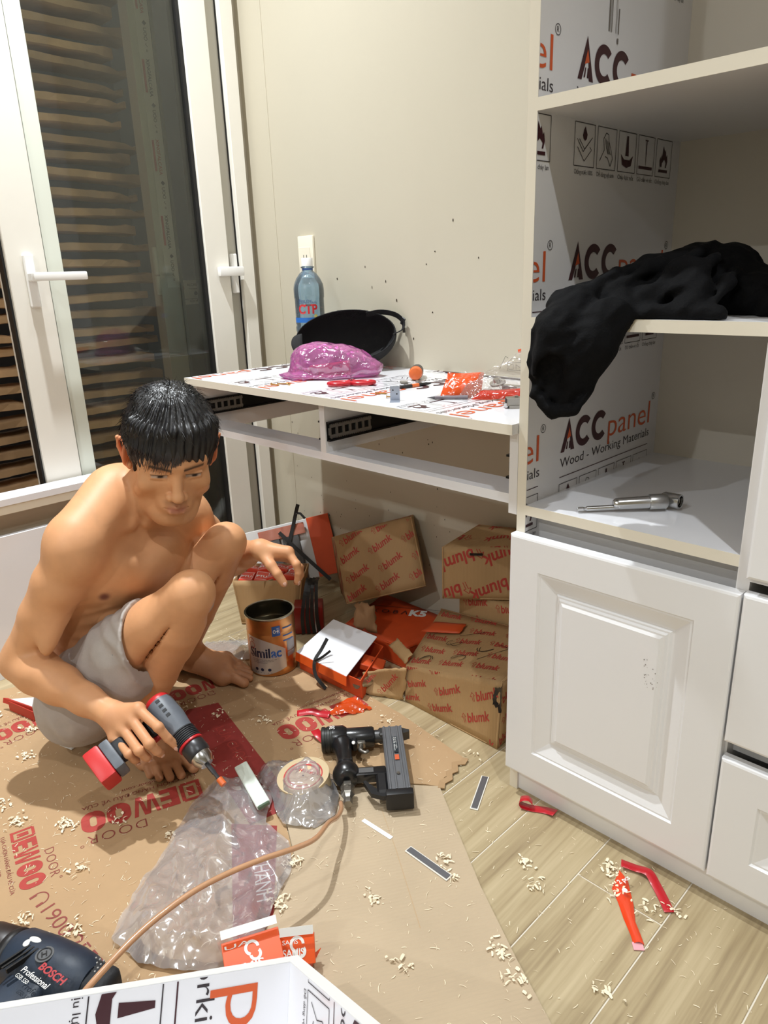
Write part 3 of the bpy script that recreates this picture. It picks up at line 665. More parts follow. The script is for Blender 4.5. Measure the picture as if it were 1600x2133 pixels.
pr.text('CTP', -.034, .158, w=.056, caph=.026, c=0, bold=.035); pr.text('nước tinh khiết', -.034, .1855, w=.055, c=2); pr.text('đóng chai', -.034, .191, w=.04, c=2); pr.disc(.016, .150, .005, 3); pr.rect(-.022, .1335, .03, .1355, 2)
lblm = [mat('red label print', (206, 40, 44), .4), mat('blue label print', (40, 104, 182), .4), mat('navy label print', (40, 60, 120), .4), mat('yellow label print', (226, 214, 120), .4)]
obj('label', pr.bm(on_cyl(.0421, th_b)), lblm, bt)
# cap
def cap_obj():
    root = thing('baseball_cap', 'black cap lying on its side against the wall with its strap up', 'cap', (.585, -.145, ZT))
    a = np.array([.70, .70, .06]); a /= np.linalg.norm(a); n = np.array([.56, -.58, .58]); n -= a * (n @ a); n /= np.linalg.norm(n); m_ = np.cross(n, a)
    Rr = Recipe(); c = np.array([.568, -.128, .838])
    Rr.ell(c, (.138, .082, .096), [a, m_, n], .01)
    F, ax = eval_recipe(Rr, (.38, -.32, .745), (.76, -.002, .96), .0026); GX, GY, GZ = ax[0][:, None, None], ax[1][None, :, None], ax[2][None, None, :]
    d = (GX - c[0]) * n[0] + (GY - c[1]) * n[1] + (GZ - c[2]) * n[2]; F = np.maximum(F, (d - .012).astype('f4')); F = np.maximum(F, -(F + .0045) if False else F)
    R2 = Recipe(); R2.ell(c + n * .002, (.134, .078, .093), [a, m_, n], .001); F2, _ = eval_recipe(R2, (.38, -.32, .745), (.76, -.002, .96), .0026); F = np.maximum(F, -F2)
    F = np.maximum(F, (ZT + .0015 - GZ).astype('f4') + 0 * F); F = np.maximum(F, (GY + .004).astype('f4') + 0 * F)
    v, q = surface_nets(F.astype('f4'), ax); v = relax(v, q, 1); me = np_mesh('crown', v - np.array([.585, -.145, ZT]), q); me.materials.append(mat('black twill', (13, 13, 15), .85, bump=.3, bscale=400)); o = bpy.data.objects.new('crown', me); link(o, root)
    # brim: curved plate on the left, behind the pink bag
    b = NB(); rows = []
    for i in range(13):
        t = -1 + 2 * i / 12; base = c - a * .118 + m_ * (t * .030 - .012) + n * .010; tip = base - a * .030 * math.sqrt(max(0, 1 - t * t * .8)) + n * (.006 - .01 * t * t)
        rows.append([b.verts.new(Vector(base + (tip - base) * s - np.array([.585, -.145, ZT]))) for s in (0, .33, .66, 1)])
    for r0, r1 in zip(rows, rows[1:]):
        for j in range(3): b.faces.new((r0[j], r0[j + 1], r1[j + 1], r1[j]))
    for v_ in b.verts: v_.co.z = max(v_.co.z, .002)
    o = obj('brim', b, MATS['black twill'], root, 'all'); md = o.modifiers.new('t', 'SOLIDIFY'); md.thickness = .003
    P = [Vector(p) - Vector((.585, -.145, ZT)) for p in (c + a * .060 + m_ * .060 + n * .010, c + a * .100 + m_ * .062 + n * .012, c + a * .138 + m_ * .050 + n * .012, c + a * .158 + m_ * .028 + n * .010, c + a * .155 + m_ * .004 + n * .010, c + a * .128 - m_ * .008 + n * .008)]
    b = NB(); tube(b, catmull(P, 5), 1, flat=(.0075, .0009), up=(-.6, .6, .5)); obj('strap', b, MATS['black twill'], root)
    b = NB(); bx(b, -.006, .006, -.002, .002, -.010, .010, .001, M=Matrix.Translation(P[3]) @ Matrix.Rotation(.5, 4, 'Y')); tube(b, [P[3], P[3] + Vector((.004, .0, -.03))], 1, flat=(.004, .001)); obj('buckle', b, blackp, root)
    b = NB(); t = bmesh.new(); bmesh.ops.create_icosphere(t, subdivisions=2, radius=.0025); join(b, t, Matrix.Translation(Vector(c - n * .083 - a * .01) - Vector((.585, -.145, ZT)))); obj('inside_button', b, dsteel, root)
cap_obj()
# pink bag and the red carton inside it
pk = clearmat('pink plastic film', (222, 132, 196), gloss=.07, rough=.12, alpha=.30, bump=1.0, bscale=30, avar=.25)
Rr = Recipe(); A_ = [np.array([.72, .69, 0]), np.array([-.69, .72, 0]), np.array([0, 0, 1.])]
Rr.ell((.628, -.238, .784), (.102, .060, .050), A_, .02); Rr.ell((.590, -.265, .795), (.055, .050, .042), A_, .02); Rr.ell((.690, -.19, .772), (.055, .045, .030), A_, .02); Rr.ell((.615, -.250, .757), (.115, .066, .014), A_, .012)
Rr.disp(lambda P: .0075 * np.abs(vnoise(P, 75, 21)) ** .8 - .004 + .004 * np.abs(vnoise(P, 150, 22)) + .0015 * vnoise(P, 380, 23))
def flat_floor(o, z):
    for v in o.data.vertices:
        if v.co.z < z: v.co.z = z
o = sdf_obj('plastic_bag', Rr, (.48, -.38, .742), (.80, -.09, .87), .0032, pk); flat_floor(o, ZT + .0012); tag(o, 'crumpled translucent pink plastic bag on the desk in front of the cap', 'plastic bag')
rc = thing('carton', 'small red carton showing through the pink plastic bag', 'box', (.652, -.256, ZT + .006), (0, -.10, math.radians(44)))
b = NB(); bx(b, -.055, .048, -.020, .016, 0, .032, .001); obj('box_body', b, mat('red printed card', (226, 52, 58), .4), rc)
pr = Print(); pr.text('FZC', .006, .020, h=.008, c=0, bold=.02); pr.on('lettering', (0, -.0201, 0), (1, 0, 0), (0, 0, 1), ink_dk, rc)
b = NB(); lathe(b, [(.013, 0), (.013, .0008)], 24, frame((-.045, -.0203, .017), (1, 0, 0), (0, 0, 1))); obj('foil_seal', b, mat('holographic foil', (200, 190, 160), .25, metal=.7), rc)
# scissors
sc = thing('scissors', 'red-handled scissors on the desk before the pink bag', 'scissors', (.785, -.312, ZT + .0065), (0, 0, math.radians(47)))
for s in (-1, 1):
    P = [Vector((s * .0275 + .0265 * math.cos(t), .0165 * math.sin(t) - .002, 0)) for t in [2 * math.pi * k / 28 for k in range(28)]]
    b = NB(); tube(b, P, .0052, 10, True); tube(b, [(s * .012, .010, 0), (s * .004, .030, .001)], [.005, .004], 8); obj('handle', b, redp, sc, 'all')
    b = NB(); prism(b, [(s * .006 - .004, .028), (s * .006 + .004, .028), (-s * .003 + .001, .105), (-s * .003 - .001, .105)], -.001 + s * .0008, .0006 + s * .0008); obj('blade', b, steel, sc)
b = NB(); cyl(b, (0, .042, -.002), (0, .042, .004), .003, n=12); obj('pivot_screw', b, steel, sc)
# screwdriver seen end-on
sd = thing('screwdriver', 'orange and grey screwdriver handle pointing at the wall', 'screwdriver', (.868, -.178, ZT + .0175), (0, 0, math.radians(128)))
b = NB(); Mx = Matrix.Rotation(math.pi / 2, 4, 'Y'); lathe(b, [(.004, 0), (.0135, .002), (.0165, .008), (.0165, .022)], 28, Mx); obj('end_cap', b, orangep, sd, 40)
b = NB(); lathe(b, [(.0168, .022), (.0172, .03), (.0165, .05), (.0150, .07), (.0120, .092), (.009, .1)], 28, Mx); obj('grip', b, mat('dark grey rubber', (70, 66, 62), .6, noise=.2, nscale=90), sd, 40)
b = NB(); lathe(b, [(.003, .10), (.003, .14)], 12, Mx); obj('shank', b, steel, sd, 40)
# bits, pen, screws, bracket
pn_ = thing('marker_pen', 'thin black pen with an orange band lying beside the screwdriver', 'pen', (.931, -.245, ZT + .0042), (0, 0, math.radians(80)))
b = NB(); lathe(b, [(.003, -.045), (.0040, -.043), (.0040, -.012)], 14, Mx); lathe(b, [(.0040, .008), (.0038, .030), (.0022, .042), (.0012, .046)], 14, Mx); obj('barrel', b, blackp, pn_, 40)
b = NB(); lathe(b, [(.0041, -.012), (.0041, .008)], 14, Mx); obj('band', b, orangep, pn_, 40)
for i, (x, y, a) in enumerate(((.880, -.222, 20), (.905, -.205, -25))):
    t = thing('driver_bit', ('short steel driver bit under the screwdriver handle', 'steel driver bit holder beside the black pen')[i], 'bit', (x, y, ZT + .0042), (0, 0, math.radians(a)))
    b = NB(); lathe(b, [(.0032, -.016), (.0038, -.014), (.0038, .004)], 6, Mx); obj('hex_shank', b, dsteel, t)
    b = NB(); lathe(b, [(.0024, .004), (.0024, .012), (.0010, .018)], 10, Mx); obj('tip', b, steel, t, 40)
def screw_mesh():
    b = NB(); lathe(b, [(.0008, 0), (.0036, .0004), (.0014, .003)], 14, Mx); pr_ = [(.0013, .003)]
    for k in range(13): z = .004 + k * .0016; pr_ += [(.0013, z), (.0019, z + .0006), (.0013, z + .0012)]
    pr_ += [(.0002, .0275)]; lathe(b, pr_, 10, Mx); me = bpy.data.meshes.new('screw'); b.normal_update(); b.to_mesh(me); b.free(); me.materials.append(brass); return me
SM = screw_mesh()
for x, y, a, lab in ((.930, -.375, 38, 'brass wood screw lying left of the angle bracket'), (.984, -.395, 48, 'brass screw lying through the foot of the angle bracket'), (.612, -.420, 10, 'leftmost small brass screw near the desk edge'), (.622, -.410, 60, 'small brass screw touching the leftmost screw'), (.652, -.396, 160, 'small brass screw between the scissors and the leftmost screws')):
    o = bpy.data.objects.new('screw', SM); o.location = (x, y, ZT + .0036); o.rotation_euler = (0, .06, math.radians(a)); link(o); tag(o, lab, 'screw', 'loose screws on the desk')
br = thing('angle_bracket', 'small galvanised angle bracket standing on the desk edge', 'bracket', (1.020, -.405, ZT), (0, 0, math.radians(42)))
b = NB(); bx(b, -.010, .010, -.001, .001, 0.0011, .030); obj('upright_leg', b, mat('galvanised steel', (176, 184, 200), .35, metal=.7), br)
b = NB(); bx(b, -.010, .010, -.001, -.024, .0001, .0011); obj('foot_leg', b, MATS['galvanised steel'], br)
b = NB(); cyl(b, (-.004, -.0013, .022), (-.004, -.0009, .022), .0016, n=10); cyl(b, (.004, -.0013, .014), (.004, -.0009, .014), .0016, n=10); obj('screw_holes', b, black_rub, br)
for o in br.children: pass
# torn orange hardware packet
pkg = thing('hardware_packet', 'torn clear and orange packet of hinges beside the cabinet side', 'packet', (1.165, -.262, ZT))
cf = clearmat('clear crinkled film', (236, 232, 228), gloss=.06, rough=.08, alpha=.10, bump=.8, bscale=70); of_ = clearmat('orange printed film', (226, 84, 30), gloss=.05, rough=.15, alpha=.72, bump=.6, bscale=60); of2 = clearmat('red-orange film', (214, 58, 40), gloss=.05, rough=.15, alpha=.55, bump=.6, bscale=60)
def patch(name, corners, nu, nv, m, parent, amp=.004, seed=1, f=70, bulge=0.0, org=(0, 0, 0), rag=0.0, zmin=None, thick=0.0):
    """crumpled four-sided sheet; corners in room coordinates, parent's origin org"""
    r = random.Random(seed); c = [np.array(q, 'f8') for q in corners]; P = []
    nn = np.cross(c[1] - c[0], c[3] - c[0]); nn /= np.linalg.norm(nn)
    for j in range(nv + 1):
        for i in range(nu + 1):
            u, v = i / nu, j / nv
            if rag and (i in (0, nu)): u += r.uniform(-rag, rag)
            if rag and (j in (0, nv)): v += r.uniform(-rag, rag)
            P.append(c[0] * (1 - u) * (1 - v) + c[1] * u * (1 - v) + c[2] * u * v + c[3] * (1 - u) * v + nn * bulge * math.sin(math.pi * min(1, max(0, u))) * math.sin(math.pi * min(1, max(0, v))))
    P = np.array(P); d = np.abs(vnoise(P, f, seed)) * 1.6 - .5 + .5 * vnoise(P, f * 2.3, seed + 1); P = P + nn * (d * amp)[:, None]
    if zmin is not None: P[:, 2] = np.maximum(P[:, 2], zmin)
    Q = [(j * (nu + 1) + i, j * (nu + 1) + i + 1, (j + 1) * (nu + 1) + i + 1, (j + 1) * (nu + 1) + i) for j in range(nv) for i in range(nu)]
    me = np_mesh(name, P - np.array(org), np.array(Q)); me.materials.append(m); o = bpy.data.objects.new(name, me); link(o, parent)
    if thick: md = o.modifiers.new('t', 'SOLIDIFY'); md.thickness = thick; md.offset = 0
    return o
og = (1.165, -.262, ZT)
patch('orange_panel', [(1.082, -.335, .754), (1.150, -.285, .752), (1.135, -.255, .800), (1.075, -.30, .798)], 14, 10, of_, pkg, .006, 3, 60, .012, og, zmin=ZT + .001)
patch('orange_panel', [(1.150, -.315, .7525), (1.290, -.220, .7525), (1.285, -.205, .776), (1.155, -.285, .770)], 18, 8, of2, pkg, .006, 4, 70, .010, og, zmin=ZT + .001)
patch('clear_film', [(1.075, -.345, .7522), (1.27, -.215, .7522), (1.255, -.175, .80), (1.09, -.275, .802)], 26, 14, cf, pkg, .009, 5, 65, .020, og, zmin=ZT + .001)
patch('clear_film', [(1.13, -.26, .795), (1.22, -.18, .79), (1.235, -.165, .838), (1.185, -.19, .842)], 16, 12, cf, pkg, .005, 6, 60, .014, og)
b = NB(); tube(b, catmull([Vector(q) - Vector(og) for q in ((1.178, -.196, .838), (1.205, -.178, .846), (1.228, -.165, .840), (1.240, -.160, .822), (1.250, -.160, .805))], 6), 1, flat=(.0045, .0004), up=(.5, -.5, .6)); obj('orange_edge', b, of_, pkg)
pr = Print(); pr.box(0, 0, .030, .016, .0007); pr.box(.003, .003, .012, .013, .0006); pr.path([(.0, .016), (.010, .026), (.024, .024), (.03, .016)], .0007); pr.path([(-.016, .004), (-.004, .03), (.002, .026)], .0007); pr.path([(.018, .003), (.018, .012), (.026, .006)], .0006)
M_ = frame((1.168 - og[0], -.219 - og[1], .800 - og[2]), (.70, .70, 0), (-.1, .1, 1)); obj('line_drawing', pr.bm(lambda x, y: M_ @ Vector((x, y, .002))), ink_dk, pkg)
pr = Print(); pr.path([(0, 0), (.012, .016), (.020, .010), (.014, -.004), (.006, .004)], .0012); pr.path([(-.006, .03), (.006, .016)], .0012); M_ = frame((1.088 - og[0], -.322 - og[1], .771 - og[2]), (.7, .6, .1), (-.2, .2, 1)); obj('white_mark', pr.bm(lambda x, y: M_ @ Vector((x, y, .006))), whitep, pkg)
b = NB(); lathe(b, [(.004, .0), (.017, .001), (.017, .004), (.010, .006), (.008, .012)], 24, Matrix.Translation((.000, .015, .026)) @ Matrix.Rotation(.3, 4, 'X')); bx(b, .005, .045, .02, .04, .010, .024, .002); obj('hinge_cup', b, steel, pkg, 40)
pen2 = thing('pencil', 'grey pencil lying under the orange packet', 'pencil', (1.095, -.338, ZT + .0042), (0, 0, math.radians(38)))
b = NB(); lathe(b, [(.0038, -.018), (.0040, .05)], 6, Mx); obj('barrel', b, mat('grey pencil paint', (120, 112, 118), .4), pen2); b = NB(); lathe(b, [(.0004, -.034), (.0036, -.018)], 12, Mx); obj('tip', b, mat('dark pencil tip', (70, 66, 70), .5), pen2)
hg = thing('hardware_fitting', 'steel concealed door hinge lying on the desk against the cabinet', 'fitting', (1.262, -.335, ZT), (0, 0, math.radians(46)))
b = NB(); bx(b, -.010, .075, -.012, .012, .004, .020, .0015); obj('arm', b, dsteel, hg); b = NB(); bx(b, -.0105, -.0095, -.009, .009, .010, .018); obj('slot', b, black_rub, hg); b = NB(); cyl(b, (-.011, -.009, .006), (-.011, .009, .006), .0045, n=14); obj('roller', b, steel, hg, 40)
b = NB(); cyl(b, (.010, 0, .020), (.010, 0, .0225), .0035, n=12); cyl(b, (.028, 0, .020), (.028, 0, .0225), .0035, n=12); bx(b, -.006, .06, -.015, -.012, .0, .006); bx(b, -.006, .06, .012, .015, .0, .006); obj('adjusting_screws', b, dsteel, hg)
b = NB(); bx(b, -.07, .30, -.004, .004, .0, .003, M=frame((.905, -.026, ZT + .0005), (1, -.03, 0), (.03, 1, 0))); o = obj('trim_offcut', b, mat('dark brown edging', (58, 40, 40), .5)); tag(o, 'thin dark edging strip lying along the wall at the back of the desk', 'strip')

# right-angle driver on the lower shelf
ra = thing('angle_driver', 'chrome right-angle screwdriver attachment on the lower shelf', 'tool', (1.468, -.428, .605), (0, 0, math.radians(44)))
Mq = Matrix.Translation((0, 0, .0125)) @ Matrix.Rotation(math.pi / 2 - .03, 4, 'Y')
b = NB(); lathe(b, [(.0036, 0), (.0040, .001), (.0040, .010), (.0028, .0115), (.0028, .014), (.0042, .0155)], 6, Matrix.Translation((0, 0, -.006)) @ Mq); lathe(b, [(.0042, .0155), (.0046, .066)], 18, Matrix.Translation((0, 0, -.006)) @ Mq); obj('hex_shaft', b, steel, ra, 30)
b = NB(); lathe(b, [(.006, .060), (.0092, .064), (.0100, .070), (.0108, .122)], 28, Mq); obj('sleeve', b, steel, ra, 40)
b = NB(); lathe(b, [(.0125, .120), (.0132, .122), (.0132, .147), (.011, .150)], 28, Mq); obj('collar', b, mat('satin chrome', (188, 188, 186), .32, metal=1.0), ra, 40)
b = NB(); H_ = frame((.158, .012, .0155), (.7, .7, 0), (0, 0, 1)); lathe(b, [(.010, -.012), (.0125, -.008), (.0128, .014), (.0125, .020)], 30, H_, cap1=False); lathe(b, [(.0125, .020), (.0098, .020), (.0095, .008), (.004, .008)], 30, H_, cap0=False); obj('angle_head', b, steel, ra, 40)
b = NB(); lathe(b, [(.0070, .008), (.0070, .016), (.0042, .016)], 24, H_, cap1=False); lathe(b, [(.0042, .016), (.0042, .009)], 6, H_, cap0=False); obj('bit_socket', b, dsteel, ra, 40); b = NB(); lathe(b, [(.0041, .010), (.0041, .0105)], 6, H_); obj('socket_hole', b, black_rub, ra)

# black garment heaped on the middle shelf, its hood hanging over the edge
Rr = Recipe()
for c, r in (((1.475, -.345, .950), (.058, .075, .030)), ((1.520, -.31, .962), (.060, .075, .045)), ((1.575, -.29, .972), (.052, .075, .058)), ((1.622, -.27, .972), (.042, .070, .056)), ((1.668, -.29, .955), (.045, .07, .038)), ((1.705, -.31, .945), (.030, .06, .032))): Rr.ell(c, r, None, .018)
Rr.chain([(1.47, -.36, .962), (1.525, -.34, .996), (1.60, -.31, 1.012), (1.655, -.31, .985)], [.020, .018, .018, .014], .014); Rr.chain([(1.600, -.375, .990), (1.625, -.40, .962), (1.635, -.42, .938)], [.020, .018, .014], .014)
Rr.cone((1.48, -.37, .950), (1.445, -.455, .940), .040, .034, .02); Rr.cone((1.51, -.40, .950), (1.535, -.452, .934), .032, .016, .02); Rr.chain([(1.520, -.430, .940), (1.57, -.435, .934), (1.62, -.425, .938), (1.67, -.43, .934)], [.016, .012, .015, .010], .012)
Rr.chain([(1.505, -.385, .965), (1.555, -.40, .952), (1.59, -.39, .975)], [.016, .022, .012], .012)
Rr.chain([(1.468, -.462, .938), (1.458, -.482, .905), (1.462, -.486, .860), (1.478, -.484, .825)], [.030, .042, .044, .032], .02)
Rr.chain([(1.522, -.466, .925), (1.517, -.480, .892), (1.500, -.484, .855)], [.032, .028, .024], .02)
Rr.ell((1.464, -.484, .845), (.044, .026, .058), None, .015)
Rr.ell((1.470, -.528, .838), (.030, .020, .046), None, .006, True)                       # hollow of the hood
Rr.chain([(1.450, -.492, .945), (1.428, -.504, .91), (1.421, -.508, .862), (1.434, -.510, .818), (1.466, -.510, .790), (1.500, -.506, .796), (1.515, -.500, .822)], [.008, .010, .0105, .010, .010, .009, .005], .005)   # hood rim
Rr.chain([(1.505, -.502, .90), (1.492, -.508, .87), (1.486, -.506, .84)], [.010, .011, .008], .006)
for A_, B_ in (((1.60, -.33, 1.022), (1.545, -.425, .948)), ((1.625, -.34, 1.012), (1.60, -.42, .944)), ((1.56, -.33, 1.012), (1.50, -.43, .962)), ((1.65, -.33, .99), (1.655, -.42, .945)), ((1.52, -.345, .995), (1.462, -.455, .962)), ((1.48, -.40, .97), (1.445, -.485, .925)), ((1.545, -.40, .962), (1.64, -.405, .955)), ((1.51, -.462, .945), (1.525, -.485, .895))): Rr.chain([A_, tuple((np.array(A_) + np.array(B_)) / 2 + np.array([.006, -.004, .010])), B_], [.007, .009, .005], .009)
Rr.disp(lambda P: .004 * vnoise(P, 40, 31) + .009 * (np.abs(vnoise(P * np.array([1, 1, .6]), 58, 32)) - .2) + .005 * (np.abs(vnoise(P, 120, 34)) - .2) + .0012 * vnoise(P, 240, 33))
grm = mat('black fleece', (6, 6, 8), .85, noise=.3, nscale=30, bump=.4, bscale=260, spec=.16)
o = sdf_obj('garment', Rr, (1.376, -.572, .755), (1.748, -.15, 1.07), .0034, grm, smooth_it=1); tag(o, 'black hooded garment heaped on the middle shelf with its hood hanging down', 'garment')
for v in o.data.vertices:
    if v.co.y > YF - .004 and v.co.z < .9285: v.co.z = .9285
    v.co.x = max(v.co.x, 1.3795)
    if v.co.z < .927 and v.co.y > YF - .004: v.co.y = YF - .004

# ================================================================== CARDBOARD ON THE FLOOR
def kraft(name, col, ridge=0.0, ang=0.0):
    if name in MATS: return MATS[name]
    m = mat(name, col, .75, noise=.07, nscale=7, bump=.0); nt = m.node_tree; P = nt.nodes['Principled BSDF']
    tc = nt.nodes.new('ShaderNodeTexCoord'); mp = nt.nodes.new('ShaderNodeMapping'); mp.inputs['Rotation'].default_value = (0, 0, ang); nt.links.new(tc.outputs['Object'], mp.inputs[0])
    wv = nt.nodes.new('ShaderNodeTexWave'); wv.inputs['Scale'].default_value = 44; wv.inputs['Distortion'].default_value = .6; wv.inputs['Detail'].default_value = 1; nt.links.new(mp.outputs[0], wv.inputs[0])
    n = nt.nodes.new('ShaderNodeTexNoise'); n.inputs['Scale'].default_value = 60; nt.links.new(tc.outputs['Object'], n.inputs[0])
    ad = nt.nodes.new('ShaderNodeMath'); ad.operation = 'MULTIPLY_ADD'; ad.inputs[1].default_value = ridge; nt.links.new(wv.outputs['Fac'], ad.inputs[0]); nt.links.new(n.outputs['Fac'], ad.inputs[2])
    bp = nt.nodes.new('ShaderNodeBump'); bp.inputs['Strength'].default_value = .28; bp.inputs['Distance'].default_value = .0016; nt.links.new(ad.outputs[0], bp.inputs['Height']); nt.links.new(bp.outputs[0], P.inputs['Normal'])
    return m
k1 = kraft('kraft cardboard', (180, 148, 110), .15); k2 = kraft('ridged kraft cardboard', (186, 166, 138), 1.0, .55)
dred = mat('dark red print', (150, 52, 48), .7, noise=.12, nscale=50); lred = mat('red print on kraft', (172, 62, 54), .7, noise=.1, nscale=50); maro = mat('thin maroon print', (140, 66, 58), .7)
S1 = 0.0028
sh1 = thing('cardboard_sheet', 'large printed brown cardboard sheet under the squatting man', 'cardboard', (.7, -1.0, 0))
o1 = Vector((.7, -1.0, 0))
poly = [(.40, -.50), (.676, -.452), (.74, -.43), (.868, -.418), (1.022, -.420), (1.242, -.447), (1.2475, -.468), (1.241, -.487), (1.252, -.505), (1.249, -.525), (1.260, -.552), (1.235, -.566), (1.205, -.590), (1.13, -.66), (1.0, -.73), (1.079, -.815), (1.186, -.872), (1.215, -.93), (1.256, -.962), (1.31, -1.052), (1.30, -1.45), (.60, -1.62), (.215, -1.30), (.165, -1.08), (.195, -1.0), (.27, -.86), (.31, -.62)]
b = NB(); prism(b, [(x - .7, y + 1.0) for x, y in poly], .0002, S1); obj('sheet', b, k1, sh1)
# torn corrugated edge near the big carton
b = NB(); rs = random.Random(6)
tube(b, [Vector((x - .7 + rs.uniform(-.003, .003), y + 1.0, .003 + rs.uniform(0, .003))) for x, y in ((1.243, -.449), (1.249, -.462), (1.242, -.478), (1.254, -.494), (1.250, -.508), (1.263, -.522), (1.256, -.540), (1.268, -.556))], 1, flat=(.007, .0012)); obj('torn_edge', b, kraft('torn kraft', (172, 140, 102), .2), sh1)
def logo(p, L=.215, small=True):
    """DEWOO wordmark with DOOR above and small lines below; origin at the left end of its baseline"""
    h = L * .25; x = 0; g = L * .014
    def D(x0, w): p.path([(x0 + w * .12, h * .06), (x0 + w * .12, h * .94), (x0 + w * .88, h * .94), (x0 + w * .88, h * .06), (x0 + w * .02, h * .06)], h * .13, 0); p.rect(x0 + w * .34, h * .26, x0 + w * .66, h * .74, 0)
    w = L * .19; D(0, w); x = w + g
    w = L * .15; p.rect(x, 0, x + w * .45, h, 0); p.rect(x, 0, x + w, h * .22, 0); p.rect(x, h * .39, x + w, h * .61, 0); p.rect(x, h * .78, x + w, h, 0); x += w + g
    w = L * .20
    for a, c in ((0, .25), (.25, .5), (.5, .75), (.75, 1)): p.poly([(x + w * (a + (.0 if a in (.25, .75) else 0)), h if a in (0, .5) else 0), (x + w * (a + .16), h if a in (0, .5) else 0), (x + w * (c + .08), 0 if a in (0, .5) else h), (x + w * (c - .08), 0 if a in (0, .5) else h)], 0)
    x += w * 1.1 + g
    for k in range(2): w = L * .19; p.ring(x + w * .5, h * .36, w * .32, w * .36, 0, 180, 360, 10); p.ring(x + w * .5, h * .64, w * .32, w * .36, 0, 0, 180, 10); p.rect(x, h * .36, x + w * .36, h * .64, 0); p.rect(x + w * .64, h * .36, x + w, h * .64, 0); x += w + g
    p.text('DOOR', L * .50, h * 1.18, w=L * .46, caph=h * .42, c=1, bold=-.012, space=1.15); p.ring(L * 1.005, h * 1.56, h * .05, h * .018, 1)
    if small: p.text('LỰA CHỌN HÀNG ĐẦU VỀ CỬA', L * .02, -h * .38, w=L * .96, caph=h * .17, c=1); p.text('www.dnwoodoor.com', L * .02, -h * .70, w=L * .62, caph=h * .17, c=1)
    return p
def lay(items, name, parent, o, z):
    for k, (fn, O, U) in enumerate(items):
        p = Print(); fn(p); U = Vector((U[0], U[1], 0)).normalized(); V = Vector((-U.y, U.x, 0)); q = p.on(name, Vector((O[0], O[1], z)) - Vector((o[0], o[1], 0)), U, V, [lred, maro, whitep, dred], parent, eps=.0004)
lay([(lambda p: logo(p, .232), (.888, -.436), (-.17, -.985)), (lambda p: logo(p, .20), (.360, -.930), (.02, -1)), (lambda p: logo(p, .235), (.872, -.878), (-.33, -.94)), (lambda p: logo(p, .168), (.742, -1.214), (.975, -.22)), (lambda p: logo(p, .20, False), (.560, -.56), (-.2, -.98))], 'printed_logo', sh1, o1, S1)
def hot(p):
    p.text('1900 2555', 0, 0, w=.175, caph=.026, c=1, bold=-.006); p.ring(-.028, .012, .014, .0022, 1, -40, 220); p.rect(-.043, .0, -.038, .012, 1); p.rect(-.018, .0, -.013, .012, 1)
def band(p): p.poly([(0, 0), (.46, 0), (.46, .10), (.02, .10)], 3); p.text('LỰA CHỌN', .12, .055, w=.16, caph=.022, c=0)
def band2(p): p.poly([(0, 0), (.30, -.01), (.30, .05), (.03, .085)], 3); p.text('THÀNH', .10, .034, w=.10, caph=.028, c=2)
lay([(hot, (.972, -1.243), (1, .06)), (band, (.615, -.785), (.93, -.20)), (band2, (1.035, -.905), (.86, -.52))], 'printed_mark', sh1, o1, S1)
sh2 = thing('cardboard_sheet', 'plain ridged cardboard sheet running to the foreground', 'cardboard', (1.4, -.85, 0))
poly2 = [(1.083, -.815), (1.07, -.735), (1.135, -.664), (1.21, -.596), (1.262, -.554), (1.36, -.62), (1.477, -.697), (1.60, -.768), (1.692, -.817), (1.80, -.88), (1.80, -1.45), (1.33, -1.45), (1.305, -1.05), (1.258, -.963), (1.217, -.93), (1.188, -.872)]
b = NB(); prism(b, [(x - 1.4, y + .85) for x, y in poly2], S1 + .0002, S1 * 2); obj('sheet', b, k2, sh2)
pr = Print(); pr.path([(.0, .0), (.10, -.06), (.24, -.15)], .0012, 0); pr.on('fold_crease', (1.22 - 1.4, -.68 + .85, S1 * 2), (1, 0, 0), (0, 1, 0), mat('crease shade kraft', (186, 158, 122), .8), sh2, eps=.0003)
S2 = S1 * 2

# ================================================================== MILK POWDER CAN
can = thing('metal_can', 'open gold and silver milk powder can beside the bare foot', 'can', (.612, -.486, S1))
CR, CHh = .0640, .166
gold = mat('gold lacquered tin', (200, 140, 84), .28, metal=.85, noise=.03); tin = mat('bare tin', (170, 164, 148), .22, metal=1.0)
b = NB(); lathe(b, [(CR - .004, 0.0), (CR, .003), (CR, .030), (CR - .0012, .034), (CR, .038), (CR, .120), (CR - .0012, .124), (CR, .128), (CR, CHh - .005)], 56, cap1=False); obj('body', b, gold, can, 40)
b = NB(); lathe(b, [(CR, CHh - .005), (CR + .0022, CHh - .003), (CR + .0022, CHh), (CR - .003, CHh + .0006), (CR - .0045, CHh - .004), (CR - .0025, CHh - .012), (CR - .002, .125), (CR - .0035, .121), (CR - .002, .117), (CR - .002, .06), (CR - .0035, .056), (CR - .002, .052), (CR - .002, .006)], 56, cap0=False, cap1=False); obj('rim', b, tin, can, 40)
b = NB(); lathe(b, [(CR - .002, .005), (CR - .03, .006), (.002, .0055)], 40, cap0=False); obj('inside_base', b, tin, can, 40)
th_c = math.atan2(-1.476 + .486, 2.07 - .612)
pr = Print()
pts = [(-.062 + .095 * math.cos(math.radians(a)) * .0 + x, y) for a, x, y in [(0, 0, 0)]]
